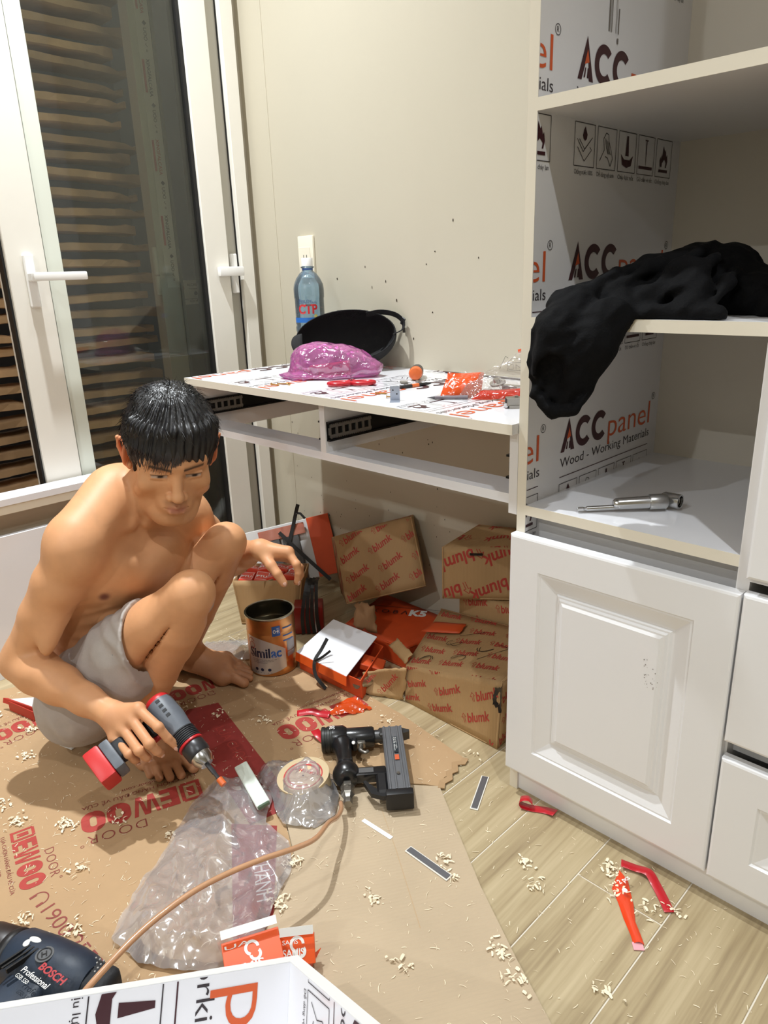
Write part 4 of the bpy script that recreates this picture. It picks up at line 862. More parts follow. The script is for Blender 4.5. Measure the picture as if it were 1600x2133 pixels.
for i in range(26):                                                                       # pale silver shield
    x0 = -.075 + i * .0042; t = (x0 + .075) / .109; y1 = .116 - .040 * t ** 2.2; y0 = .006 + .030 * max(0, t - .35) ** 1.4
    if y1 > y0: t2 = (x0 + .0042 + .075) / .109; y1b = .116 - .040 * t2 ** 2.2; y0b = .006 + .030 * max(0, t2 - .35) ** 1.4; pr.poly([(x0, y0), (x0 + .0042, y0b), (x0 + .0042, y1b), (x0, y1)], 0)
pr2 = Print()
pr2.text('Simil', -.068, .058, w=.060, caph=.027, c=0, bold=.03); pr2.text('ac', -.0060, .058, w=.028, caph=.027, c=1, bold=.03)
for k, (y, w_) in enumerate(((.050, .07), (.0455, .06), (.041, .04))): pr2.text('dinh dưỡng công thức cho trẻ nhỏ', -.062 + k * .002, y, w=w_, caph=.0026, c=0)
for x in (-.050, -.033, -.013): pr2.disc(x, .022, .0045, 0); pr2.rect(x - .006, .012, x + .006, .013, 0)
pr2.ring(-.062, .098, .011, .002, 2, 20, 200); pr2.ring(-.060, .090, .009, .0015, 2, 0, 360)
for i in range(6): x0 = .001 + i * .0037; pr2.rect(x0, .118, x0 + .0037, .146, 1)
pr3 = Print(); pr3.text('0+', .004, .126, h=.011, c=0, bold=.01)
for k in range(5): pr3.rect(.0135, .126 + k * .0032, .0215, .1268 + k * .0032, 0)
for k, y in enumerate((.134, .112, .098)):
    for i in range(9): x0 = .030 + i * .0037; pr2.rect(x0, y - i * .0003, x0 + .0037, y + .004 - i * .0003, 1)
for i in range(8):
    x0 = .040 + i * .0037; pr2.rect(x0, .066, x0 + .0037, .096, 3); pr2.rect(x0, .050, x0 + .0037, .064, 3)
obj('silver_shield', pr.bm(on_cyl(CR + .0003, th_c)), mat('silver print', (206, 200, 196), .3, metal=.55), can, 'all')
obj('lettering', pr2.bm(on_cyl(CR + .0005, th_c)), [mat('navy print', (26, 32, 62), .4), mat('blue print', (46, 96, 170), .4), mat('red mark', (180, 70, 60), .4), mat('grey info panel', (150, 142, 138), .4, metal=.3)], can)
obj('age_mark', pr3.bm(on_cyl(CR + .0007, th_c)), whitep, can)

# ================================================================== CORDLESS DRILL IN HIS HAND
drill_n = thing('cordless_drill', 'grey and red cordless drill held in the right hand', 'drill', (.885, -.930, .188))
dO = Vector((.885, -.930, .188)); dX = Vector((.133, .012, -.069)).normalized(); dY = Vector((-.025, -.15, -.053)); dY = (dY - dX * dY.dot(dX)).normalized()
DM = frame((0, 0, 0), dX, dY)                                                             # local: x = barrel, y = down the handle
gry = mat('grey tool shell', (98, 104, 112), .45, noise=.12, nscale=60); dgr = mat('dark tool rubber', (32, 34, 38), .6, noise=.15, nscale=80); tred = mat('tool red', (190, 30, 36), .4)
MX = DM @ Matrix.Rotation(math.pi / 2, 4, 'Y')
b = NB(); lathe(b, [(.020, -.042), (.026, -.038), (.0285, -.025), (.0285, .012), (.026, .030), (.0245, .045)], 32, MX); obj('motor_housing', b, gry, drill_n, 40)
b = NB(); lathe(b, [(.012, -.047), (.022, -.045), (.0268, -.039), (.0268, -.034)], 32, MX); obj('rear_cap', b, tred, drill_n, 40)
b = NB()
for k in range(7): lathe(b, [(.0246, .045 + k * .004), (.0262, .046 + k * .004), (.0262, .048 + k * .004), (.0246, .049 + k * .004)], 28, MX)
obj('torque_collar', b, dgr, drill_n, 40)
b = NB(); lathe(b, [(.0255, .0735), (.0258, .0745), (.0258, .0775), (.024, .0785)], 32, MX); obj('red_ring', b, tred, drill_n, 40)
b = NB(); lathe(b, [(.0225, .0785), (.0235, .081), (.0235, .102), (.021, .106)], 30, MX); obj('chuck', b, mat('dark chuck', (64, 64, 66), .35, metal=.6), drill_n, 40)
b = NB(); lathe(b, [(.0205, .106), (.020, .116), (.0125, .128), (.008, .1285)], 30, MX); obj('chuck_nose', b, steel, drill_n, 40)
b = NB(); lathe(b, [(.0045, .1285), (.0045, .150), (.0036, .152), (.0036, .172)], 8, MX); obj('bit', b, mat('blackened bit steel', (70, 70, 74), .35, metal=.7), drill_n, 30)
b = NB(); lathe(b, [(.0062, .165), (.0062, .180)], 16, MX); obj('bit_sleeve', b, orangep, drill_n, 40)
b = NB()
for (y0, y1, rx, rz, cx) in ((.018, .045, .020, .0165, .0), (.045, .085, .0185, .0165, -.004), (.085, .112, .020, .0175, -.006)): bx(b, cx - rx, cx + rx, y0, y1 + .003, -rz, rz, .008, 3, M=DM)
obj('handle', b, dgr, drill_n, 40); b = NB(); bx(b, .012, .026, .026, .048, -.007, .007, .003, 2, M=DM); obj('trigger', b, tred, drill_n, 40)
b = NB(); bx(b, -.034, .030, .110, .130, -.026, .026, .005, 2, M=DM); obj('battery_shoe', b, gry, drill_n, 40)
b = NB(); bx(b, -.036, .034, .130, .162, -.028, .028, .006, 2, M=DM); obj('battery', b, mat('battery red', (206, 44, 44), .4), drill_n, 40)
b = NB()
for k in range(4): bx(b, -.03 + k * .012, -.024 + k * .012, -.004, .004, -.0292, -.0278, M=DM); bx(b, -.03 + k * .012, -.024 + k * .012, -.004, .004, .0278, .0292, M=DM)
obj('vents', b, dgr, drill_n)
pr = Print(); pr.text('Brushless', 0, 0, w=.035, c=0); obj('lettering', pr.bm(lambda x, y: MX @ Vector((.0289 * math.cos(2.2 - y / .028), .0289 * math.sin(2.2 - y / .028), -.022 + x))), whitep, drill_n)

# ================================================================== NAIL GUN, HOSE
gun = thing('nail_gun', 'black pneumatic brad nailer with grey magazine lying on the cardboard', 'nail gun', (1.013, -.622, S1), (0, 0, math.atan2(.754, .657)))
# local x = body axis towards the nose, -y = down the handle, z = up (lies on its side)
gbk = mat('worn black enamel', (26, 27, 29), .28, noise=.25, nscale=70, coat=.3); ggr = mat('grey cast alloy', (122, 124, 128), .4, metal=.5, noise=.06, nscale=50)
GX_ = Matrix.Translation((0, 0, .030)) @ Matrix.Rotation(math.pi / 2, 4, 'Y')
b = NB(); lathe(b, [(.024, -.026), (.028, -.024), (.028, -.018), (.0265, -.017), (.0265, -.014), (.028, -.013), (.028, -.007), (.0265, -.006), (.0265, -.003), (.0285, -.002)], 32, GX_); obj('end_cap', b, mat('dark ribbed cap', (44, 44, 42), .45, metal=.3), gun, 30)
b = NB(); lathe(b, [(.0290, -.002), (.0290, .022), (.024, .030)], 32, GX_); lathe(b, [(.021, .026), (.0225, .030), (.0225, .086), (.020, .090)], 28, GX_); bx(b, .03, .086, .012, .024, .020, .040, .003); obj('cylinder_body', b, gbk, gun, 35)
b = NB(); lathe(b, [(.013, .088), (.014, .092), (.014, .108)], 18, GX_); bx(b, .100, .150, -.012, .014, .016, .044, .003); prism(b, [(.150, -.010), (.168, -.003), (.168, .004), (.150, .012)], .020, .040); obj('nose', b, mat('dark steel nose', (76, 76, 76), .4, metal=.6), gun, 35)
b = NB(); tube(b, catmull([(.018, -.020, .030), (.022, -.050, .030), (.024, -.085, .030), (.026, -.115, .030), (.028, -.140, .030)], 5), [.024, .0225, .021, .0195, .0185, .018, .0178, .0175, .0175, .0178, .0180, .0185, .020, .023, .026, .028, .0285, .0275, .026, .024, .020][:21], 20); obj('handle', b, gbk, gun, 'all')
b = NB(); bx(b, .040, .108, -.112, -.138, .018, .040, .004, 2); obj('bridge', b, gbk, gun, 35); b = NB(); bx(b, .052, .082, -.118, -.132, .0402, .0412); obj('name_plate', b, mat('grey plate', (92, 92, 92), .4), gun)
b = NB(); bx(b, .108, .152, .012, -.196, .014, .046, .002)
for x in (.110, .122, .138, .147): bx(b, x, x + .0045, .010, -.194, .046, .0485, .001)
obj('magazine', b, ggr, gun, 35)
b = NB(); bx(b, .102, .156, -.194, -.212, .010, .048, .003, 2); obj('magazine_end', b, blackp, gun, 35)
b = NB(); bx(b, .086, .108, -.132, -.190, .018, .040, .004); prism(b, [(.108, -.178), (.084, -.176), (.064, -.150), (.060, -.154), (.074, -.190), (.096, -.200), (.108, -.200)], .026, .036); obj('release_latch', b, blackp, gun, 35)
b = NB(); tube(b, catmull([(.050, -.014, .030), (.060, -.030, .030), (.058, -.046, .032), (.068, -.058, .033), (.074, -.054, .033)], 5), [.006] * 4 + [.005] * 8 + [.004] * 9, 10); bx(b, .046, .070, -.020, -.030, .022, .038, .002); obj('trigger', b, dsteel, gun, 40)
b = NB(); bx(b, .040, .052, -.016, -.036, .020, .044, .003); obj('trigger_valve', b, blackp, gun); b = NB(); t = bmesh.new(); bmesh.ops.create_icosphere(t, subdivisions=2, radius=.004); join(b, t, Matrix.Translation((.044, -.036, .044)) @ Matrix.Diagonal((1, 1.5, .6, 1))); obj('white_button', b, whitep, gun, 'all')
pr = Print(); pr.text('30K', -.012, 0, w=.026, c=0, bold=.01); obj('lettering', pr.bm(lambda x, y: (.004 - y, .010 + x * .8 - .004, .030 + math.sqrt(max(0, .0293 ** 2 - (.010 + x * .8 - .004) ** 2)))), whitep, gun)
b = NB(); bx(b, .128, .137, -.030, -.085, .0482, .0487); q = obj('spec_label', b, mat('dark label', (36, 44, 50), .4), gun); pr = Print(); pr.text('F30 8-30mm', 0, 0, w=.046, caph=.0035, c=0); pr.text('0.5-0.7 MPa', 0, .0045, w=.04, caph=.0024, c=0); pr.on('label_print', (.129, -.033, .0487), (0, -1, 0), (1, 0, 0), whitep, q, eps=.0003)
b = NB(); bx(b, .128, .137, -.092, -.108, .0482, .0487); obj('warning_label', b, mat('orange warning label', (206, 96, 60), .4), gun); b = NB(); cyl(b, (.131, -.150, .0485), (.131, -.150, .0492), .0035, n=14); obj('rivet', b, dsteel, gun)
b = NB(); My = Matrix.Translation((.028, -.150, .028)) @ Matrix.Rotation(math.pi / 2, 4, 'X'); lathe(b, [(.012, 0), (.014, .004), (.014, .012), (.0115, .014), (.0135, .018), (.0135, .030), (.010, .034), (.008, .042), (.0095, .046), (.0085, .056)], 6, My); lathe(b, [(.011, .010), (.0125, .013), (.0125, .020)], 20, My); obj('air_fitting', b, dsteel, gun, 30)
HOSE = [(1.172, -.742, .030), (1.196, -.762, .040), (1.219, -.793, .055), (1.236, -.826, .075), (1.268, -.880, .098), (1.273, -.925, .112), (1.264, -.985, .125), (1.252, -1.045, .130), (1.246, -1.105, .132), (1.250, -1.175, .130), (1.262, -1.235, .125), (1.280, -1.30, .115), (1.31, -1.40, .08)]
b = NB(); tube(b, catmull([Vector(p) for p in HOSE], 6), .0046, 12); o = obj('air_hose', b, mat('clear amber hose', (206, 158, 120), .18, coat=.6, noise=.05, trans=.15), None, 'all'); tag(o, 'amber air hose arching from the nail gun to the foreground', 'hose')

# ================================================================== CARTONS UNDER THE DESK
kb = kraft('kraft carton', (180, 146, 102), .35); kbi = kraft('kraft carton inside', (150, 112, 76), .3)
inkb = mat('red carton print', (178, 62, 52), .7, noise=.08, nscale=60)
UNIT = Print()
UNIT.text('blumk', 0.012, 0, w=.066, caph=.0215, c=0, bold=.022, shear=.18); UNIT.path([(.002, .0), (.002, .013), (-.003, .013), (.0045, .022), (.010, .013), (.006, .013), (.006, .0)], .0011, 0)
def wordfield(W, H, ang=.40, sc=1.0, dx=.105, dy=.056, flip=False, off=(0, 0)):
    out = []; nx = int(W / (dx * sc)) + 4; ny = int(H / (dy * sc)) + 5
    for i in range(-2, nx):
        for j in range(-3, ny): q = Print(); q.place(off[0] + i * dx * sc + (j % 2) * .02 * sc, off[1] + j * dy * sc + i * .012 * sc, sc, ang + (math.pi if flip else 0), UNIT); out.append(q)
    return out
FACES = {'front': (0, 1, 5, 4), 'right': (1, 2, 6, 5), 'back': (2, 3, 7, 6), 'left': (3, 0, 4, 7), 'top': (4, 5, 6, 7), 'bottom': (3, 2, 1, 0)}
def hexcarton(name, label, P, open_faces=(), words=None, m=None, cat='box', thick=.004, print_m=None, group=None):
    """P: 8 corners, 0-3 bottom (front-left, front-right, back-right, back-left), 4-7 top in the same order; words: {face: kwargs}"""
    P = [Vector(p) for p in P]; o0 = Vector((sum(p.x for p in P) / 8, sum(p.y for p in P) / 8, min(p.z for p in P)))
    root = thing(name, label, cat, o0, group=group); L = [p - o0 for p in P]
    for fn, ix in FACES.items():
        if fn in open_faces: continue
        c = [L[i] for i in ix]; b = NB(); n = 8; cen = sum(L, Vector()) / 8
        nn = (c[1] - c[0]).cross(c[3] - c[0]).normalized(); seed = random.Random(hash((label, fn)) % 1000 if False else len(label) * 7 + len(fn)); rows = []
        def pos(u, v, e=0.0):
            return c[0] * (1 - u) * (1 - v) + c[1] * u * (1 - v) + c[2] * u * v + c[3] * (1 - u) * v + nn * (.004 * math.sin(u * 7 + len(fn)) * math.sin(v * math.pi) * math.sin(u * math.pi) + e)
        for j in range(n + 1): rows.append([b.verts.new(pos(i / n, j / n)) for i in range(n + 1)])
        for r0, r1 in zip(rows, rows[1:]):
            for i in range(n): b.faces.new((r0[i], r0[i + 1], r1[i + 1], r1[i]))
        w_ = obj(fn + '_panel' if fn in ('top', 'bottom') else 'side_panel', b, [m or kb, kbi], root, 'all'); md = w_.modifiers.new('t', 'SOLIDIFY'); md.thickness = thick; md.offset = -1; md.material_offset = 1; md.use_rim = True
        if words and fn in words:
            kw = words[fn]; W = ((c[1] - c[0]).length + (c[2] - c[3]).length) / 2; H = ((c[3] - c[0]).length + (c[2] - c[1]).length) / 2
            for q in wordfield(W, H, **kw):
                if not any(-.01 < x < W + .01 and -.01 < y < H + .01 for x, y in q.V): continue
                t = q.bm(lambda x, y: pos(x / W, y / H, .0007), (.003, .003, W - .003, H - .003))
                if len(t.faces): obj('printed_word', t, print_m or inkb, w_)
                else: t.free()
    return root, o0
def wrap(p, o): return Vector(p) - Vector(o)
# C: big torn carton in front of the cabinet, crushed at its open left end
C8 = [(.993, -.372, .001), (1.272, -.374, .001), (1.262, -.16, .001), (.93, -.165, .001), (.999, -.372, .104), (1.284, -.376, .176), (1.262, -.15, .185), (.905, -.130, .135)]
rC, oC = hexcarton('carton', 'large brown carton with a torn open end lying before the cabinet', C8, ('left',), {'front': dict(ang=.38, off=(-.02, 0)), 'top': dict(ang=.10, off=(0, .01), dy=.050), 'right': dict()})
q = patch('torn_flap', [(.885, -.425, .004), (.990, -.374, .003), (1.010, -.382, .105), (.880, -.405, .052)], 12, 9, kb, rC, .004, 13, 40, -.012, oC, rag=.035, thick=.003)
pr = Print(); pr.place(.012, .025, .8, .9, UNIT); pr.place(.065, .012, .8, .9, UNIT)
cF = [wrap(p, oC) for p in ((.885, -.425, .004), (.990, -.374, .003), (1.010, -.382, .105), (.880, -.405, .052))]
def mapF(x, y): u, v = x / .115, y / .075; return cF[0] * (1 - u) * (1 - v) + cF[1] * u * (1 - v) + cF[2] * u * v + cF[3] * (1 - u) * v + Vector((.2, -.9, .1)) * .0145
obj('printed_words', pr.bm(mapF, (0.01, 0.01, .105, .068)), inkb, q)
patch('torn_flap', [(.905, -.335, .105), (.995, -.372, .108), (1.002, -.352, .128), (.92, -.318, .125)], 10, 4, kb, rC, .003, 14, 50, .004, oC, rag=.05, thick=.003)
patch('torn_corner', [(1.260, -.378, .115), (1.283, -.378, .10), (1.286, -.380, .165), (1.268, -.380, .158)], 5, 8, mat('black inner bag', (20, 18, 20), .3), rC, .003, 15, 120, -.004, oC, rag=.08)
patch('orange_insert', [(.905, -.345, .012), (.985, -.345, .012), (.985, -.30, .012), (.90, -.29, .012)], 4, 4, mat('orange card', (214, 84, 36), .5), rC, .001, 16, 40, .0, oC)
strk = []; rs = random.Random(9)
for k, (x, y) in enumerate(((.05, .03), (.14, .055), (.10, .10), (.19, .10))): strk.append([(x + .022 * math.cos(a * 1.1 + k) * (1 - a * .05), y + .010 * math.sin(a * 1.7 + k)) for a in [i * .35 for i in range(18)]])
strk += [[(.10, .13), (.155, .165)], [(.19, .06), (.26, .15)], [(.21, .13), (.28, .12)]]
L_ = [wrap(C8[i], oC) for i in (4, 5, 6, 7)]
def mapT(x, y): u, v = x / .30, y / .22; return L_[0] * (1 - u) * (1 - v) + L_[1] * u * (1 - v) + L_[2] * u * v + L_[3] * (1 - u) * v + Vector((0, 0, .0035))
for p_ in strk: pr = Print(); pr.path(p_, .0015); obj('pen_stroke', pr.bm(mapT), black_rub, rC)
# D: closed carton hidden behind C, carrying B
D8 = [(.965, -.128, .001), (1.20, -.128, .001), (1.20, -.012, .001), (.965, -.012, .001), (.965, -.128, .208), (1.20, -.128, .208), (1.20, -.012, .208), (.965, -.012, .208)]
rD, oD = hexcarton('carton', 'brown carton at the bottom of the stack against the wall behind the torn carton', D8, (), {'front': dict(ang=.3), 'left': dict()})
pr = Print(); pr.path([(.02, .05), (.05, .09), (.07, .04), (.09, .10), (.12, .06)], .0018); pr.on('pen_scribble', wrap((.985, -.129, .05), oD), (1, 0, 0), (0, 0, 1), black_rub, rD, eps=.006)
# B: smaller carton on top, turned, words upside down
B8 = [(.972, -.205, .2125), (1.118, -.095, .2125), (1.09, -.012, .2125), (.955, -.035, .2125), (.972, -.205, .352), (1.118, -.095, .352), (1.085, -.012, .372), (.955, -.035, .362)]
rB, oB = hexcarton('carton', 'brown carton with upside-down lettering topmost of the stack by the cabinet', B8, (), {'front': dict(ang=.42, sc=1.55, flip=True, dx=.075, dy=.062, off=(.06, .05)), 'top': dict(ang=.3, sc=1.3, flip=True), 'left': dict(flip=True)})
b = NB(); bx(b, .0, .032, -.004, .006, .0, .003); o = obj('hand_slot', b, black_rub, rB); o.matrix_local = Matrix.Translation(wrap((1.030, -.168, .335), oB)) @ Matrix.Rotation(math.atan2(.11, .146), 4, 'Z')
# A: carton leaning against the wall
A8 = [(.612, -.215, .085), (.800, -.075, .150), (.735, -.015, .150), (.470, -.110, .040), (.520, -.170, .262), (.720, -.045, .335), (.690, -.006, .325), (.420, -.095, .215)]
def depth_fit(): pass
rA, oA = hexcarton('carton', 'brown carton leaning tilted against the wall under the desk', A8, (), {'front': dict(ang=.42, off=(.0, .0)), 'left': dict(ang=.9, sc=.9), 'top': dict()})
# flat orange carton under it
or_m = mat('orange carton board', (212, 80, 34), .5, noise=.05)
F8 = [(.66, -.268, .001), (.885, -.262, .001), (.93, -.05, .001), (.60, -.05, .001), (.66, -.268, .058), (.885, -.262, .058), (.93, -.05, .058), (.60, -.05, .058)]
rF, oF = hexcarton('carton', 'flat orange carton with handwriting lying under the leaning carton', F8, (), None, or_m)
pr = Print(); pr.text('X O B Λ', .02, .075, w=.11, caph=.022, c=0); pr.text('K5', .135, .07, w=.05, caph=.036, c=1, bold=.05); pr.rect(.0, .115, .24, .117, 0); pr.on('lettering', wrap((.68, -.24, .0588), oF), (.86, .5, 0), (-.5, .86, 0), [ink_dk, whitep], rF, eps=.0012)
patch('kraft_scrap', [(.738, -.30, .085), (.79, -.262, .075), (.765, -.25, .14), (.715, -.272, .145)], 9, 8, kbi, rF, .006, 19, 60, .012, oF, rag=.09, thick=.002)
o = patch('orange_card', [(.950, -.262, .134), (1.045, -.225, .146), (1.035, -.185, .153), (.950, -.21, .142)], 8, 5, mat('orange card', (214, 84, 36), .5), None, .002, 18, 30, .004, (0, 0, 0), rag=.02, thick=.0015); tag(o, 'torn piece of orange card lying on the big torn carton', 'card')
# white-lidded orange box, half open
W8 = [(.668, -.452, .004), (.898, -.44, .004), (.83, -.30, .004), (.65, -.31, .004), (.668, -.455, .050), (.900, -.445, .058), (.83, -.295, .066), (.648, -.305, .064)]
wx = thing('hardware_box', 'orange hardware box with a white lid and cut black strap', 'box', (.77, -.37, S1))
ow = Vector((.77, -.37, S1))
for fn, m in (('front', or_m), ('left', or_m), ('back', or_m), ('bottom', or_m), ('right', or_m)):
    c = [Vector(W8[i]) - ow for i in FACES[fn]]; b = NB(); b.faces.new([b.verts.new(p) for p in c]); o = obj('side_panel' if fn != 'bottom' else 'base_panel', b, m, wx); md = o.modifiers.new('t', 'SOLIDIFY'); md.thickness = .0025; md.offset = -1
lid = [(.662, -.456, .054), (.862, -.458, .062), (.822, -.310, .098), (.650, -.312, .092)]
b = NB(); b.faces.new([b.verts.new(Vector(p) - ow) for p in lid]); o = obj('lid', b, mat('white card', (238, 240, 246), .5, noise=.01), wx); md = o.modifiers.new('t', 'SOLIDIFY'); md.thickness = .003; bv = o.modifiers.new('b', 'BEVEL'); bv.width = .003; bv.segments = 2
b = NB(); c = [Vector(p) - ow for p in ((.660, -.460, .030), (.864, -.462, .036), (.862, -.4585, .0605), (.660, -.4565, .0525))]; b.faces.new([b.verts.new(p) for p in c]); o = obj('lid_edge', b, mat('bright orange card', (232, 92, 30), .45), wx); md = o.modifiers.new('t', 'SOLIDIFY'); md.thickness = .002
b = NB(); tube(b, catmull([wrap(p, ow) for p in ((.757, -.425, .115), (.751, -.442, .088), (.748, -.464, .062), (.762, -.474, .030), (.80, -.475, .008))], 6), 1, flat=(.0045, .0006), up=(.3, -.9, .1)); tube(b, catmull([wrap(p, ow) for p in ((.748, -.464, .062), (.768, -.452, .078), (.785, -.440, .096))], 5), 1, flat=(.003, .0005), up=(.3, -.9, .1)); obj('cut_strap', b, mat('black strap', (26, 26, 26), .5), wx)
b = NB(); lathe(b, [(.008, 0), (.014, .0), (.014, .05), (.008, .05)], 20, Matrix.Translation(wrap((.882, -.395, .030), ow)) @ Matrix.Rotation(1.3, 4, 'X')); obj('chrome_part', b, steel, wx, 40)
for k, (x, y, z, lab) in enumerate(((.866, -.36, .040, 'small orange hardware packet poking out of the white-lidded box'),)):
    t = thing('hardware_packet', lab, 'packet', (x, y, z), (.1, .25, .6)); b = NB(); bx(b, -.03, .03, -.022, .022, 0, .018, .002); obj('sleeve', b, or_m, t); pr = Print(); pr.text('5', -.005, -.006, h=.012, c=0, bold=.03); pr.on('lettering', (0, 0, .018), (1, 0, 0), (0, 1, 0), ink_dk, t)
wx.location.x += .014
# small open carton with orange packets, beside the can
K8 = [(.340, -.405, .0035), (.470, -.290, .0035), (.390, -.200, .0035), (.258, -.312, .0035), (.322, -.412, .142), (.482, -.272, .142), (.392, -.172, .142), (.240, -.302, .142)]
rK, oK = hexcarton('carton', 'small open brown carton filled with orange packets behind the can', K8, ('top',), None, kb)
rs = random.Random(21)
for k in range(8):
    u, v = .15 + .22 * (k % 4), .3 + .45 * (k // 4); p = Vector(K8[4]) * (1 - u) * (1 - v) + Vector(K8[5]) * u * (1 - v) + Vector(K8[6]) * u * v + Vector(K8[7]) * (1 - u) * v
    t = thing('hardware_packet', 'orange packet in the small open carton, %s from the left in the %s row' % (('first', 'second', 'third', 'fourth')[k % 4], ('front', 'back')[k // 4]), 'packet', (p.x, p.y, .118 + rs.uniform(0, .010)), (rs.uniform(-.25, .25), rs.uniform(-.25, .25), .72 + rs.uniform(-.3, .3)), 'packets in the small carton')
    b = NB(); bx(b, -.021, .021, -.028, .028, 0, .022, .003, 2); obj('sleeve', b, mat('orange-red film packet', (214, 66, 44), .3, noise=.08), t, 30); pr = Print(); pr.text('PTU', -.016, -.008, w=.03, caph=.011, c=0, bold=.02); pr.box(-.018, -.02, .018, .02, .001, 0); pr.on('lettering', (0, 0, .022), (1, 0, 0), (0, 1, 0), whitep, t)
b = NB(); bx(b, -.0018, 0, .0, .09, -.085, -.001); o = obj('open_flap', b, kb, rK); o.matrix_local = Matrix.Translation(wrap((.400, -.352, .143), oK)) @ Matrix.Rotation(math.atan2(.13, .15) - .85, 4, 'Z') @ Matrix.Rotation(.15, 4, 'Y')
# grey tray set with clear cover, leaning in the corner behind the small carton
tr = thing('slide_box', 'grey and white boxed drawer slides leaning in the corner under the desk', 'box', (.235, -.165, .003))
ot = Vector((.235, -.165, .003))
TM = frame(wrap((.155, -.245, .085), ot), (.62, .76, .18), (-.35, .08, .92))
b = NB(); bx(b, -.005, .30, -.085, .115, -.030, .0, .002, M=TM); obj('tray', b, mat('pale grey card', (206, 204, 202), .45), tr)
b = NB(); bx(b, .225, .300, -.086, .116, -.031, .0012, .001, M=TM); obj('orange_sleeve', b, or_m, tr); b = NB(); bx(b, -.006, .012, -.086, .116, -.031, .0012, .001, M=TM); obj('orange_sleeve', b, or_m, tr)
b = NB()
for k in range(2): bx(b, .07 + k * .065, .125 + k * .065, -.08, .105, .0, .012, .002, M=TM)
obj('grey_slides', b, mat('dark grey slide cover', (92, 92, 92), .4, metal=.3), tr)
b = NB(); bx(b, .06, .215, .070, .106, .0122, .0132, M=TM); obj('film_cover', b, clearmat('pinkish film', (226, 150, 130), gloss=.05, alpha=.5), tr)
b = NB(); tube(b, catmull([TM @ Vector(p) for p in ((.10, -.08, .016), (.14, .02, .016), (.18, .10, .018), (.20, .14, .03), (.215, .165, .05))], 6), 1, flat=(.006, .0007), up=tuple(TM.to_3x3() @ Vector((0, 0, 1)))); tube(b, [TM @ Vector(p) for p in ((.200, .140, .030), (.214, .135, .03), (.225, .115, .03))], 1, flat=(.004, .0006), up=tuple(TM.to_3x3() @ Vector((0, 0, 1)))); tube(b, catmull([TM @ Vector(p) for p in ((.13, .09, .018), (.19, .0, .02), (.26, -.10, .03))], 5), 1, flat=(.006, .0007), up=tuple(TM.to_3x3() @ Vector((0, 0, 1)))); obj('black_strap', b, MATS['black strap'], tr)
b = NB(); bx(b, -.0, .20, -.130, -.086, -.05, -.0, .002, M=TM); obj('base_box', b, or_m, tr)
for v in [v for o in tr.children for v in o.data.vertices]:
    pass
# red-and-black banded bundle between can and leaning carton
bu = thing('banded_bundle', 'dark red banded bundle between the small carton and the leaning carton', 'bundle', (.525, -.285, S1), (0, 0, math.radians(48)))
b = NB(); bx(b, -.045, .040, -.030, .030, 0, .085, .004, 2); obj('box_body', b, mat('deep red carton', (128, 28, 22), .35), bu, 30); b = NB(); bx(b, .012, .022, -.031, .031, .0, .086, .004); obj('white_band', b, mat('white band', (220, 214, 208), .5), bu)
b = NB()
for k in range(4): tube(b, catmull([(-.02 + k * .016, -.034, .0 + .002), (-.02 + k * .014, -.036, .06), (-.01 + k * .012, -.02 - k * .004, .12 + k * .012), (.0 + k * .01, .01, .16)], 5), 1, flat=(.005, .0007), up=(0, -1, 0))
obj('black_strap', b, MATS['black strap'], bu)

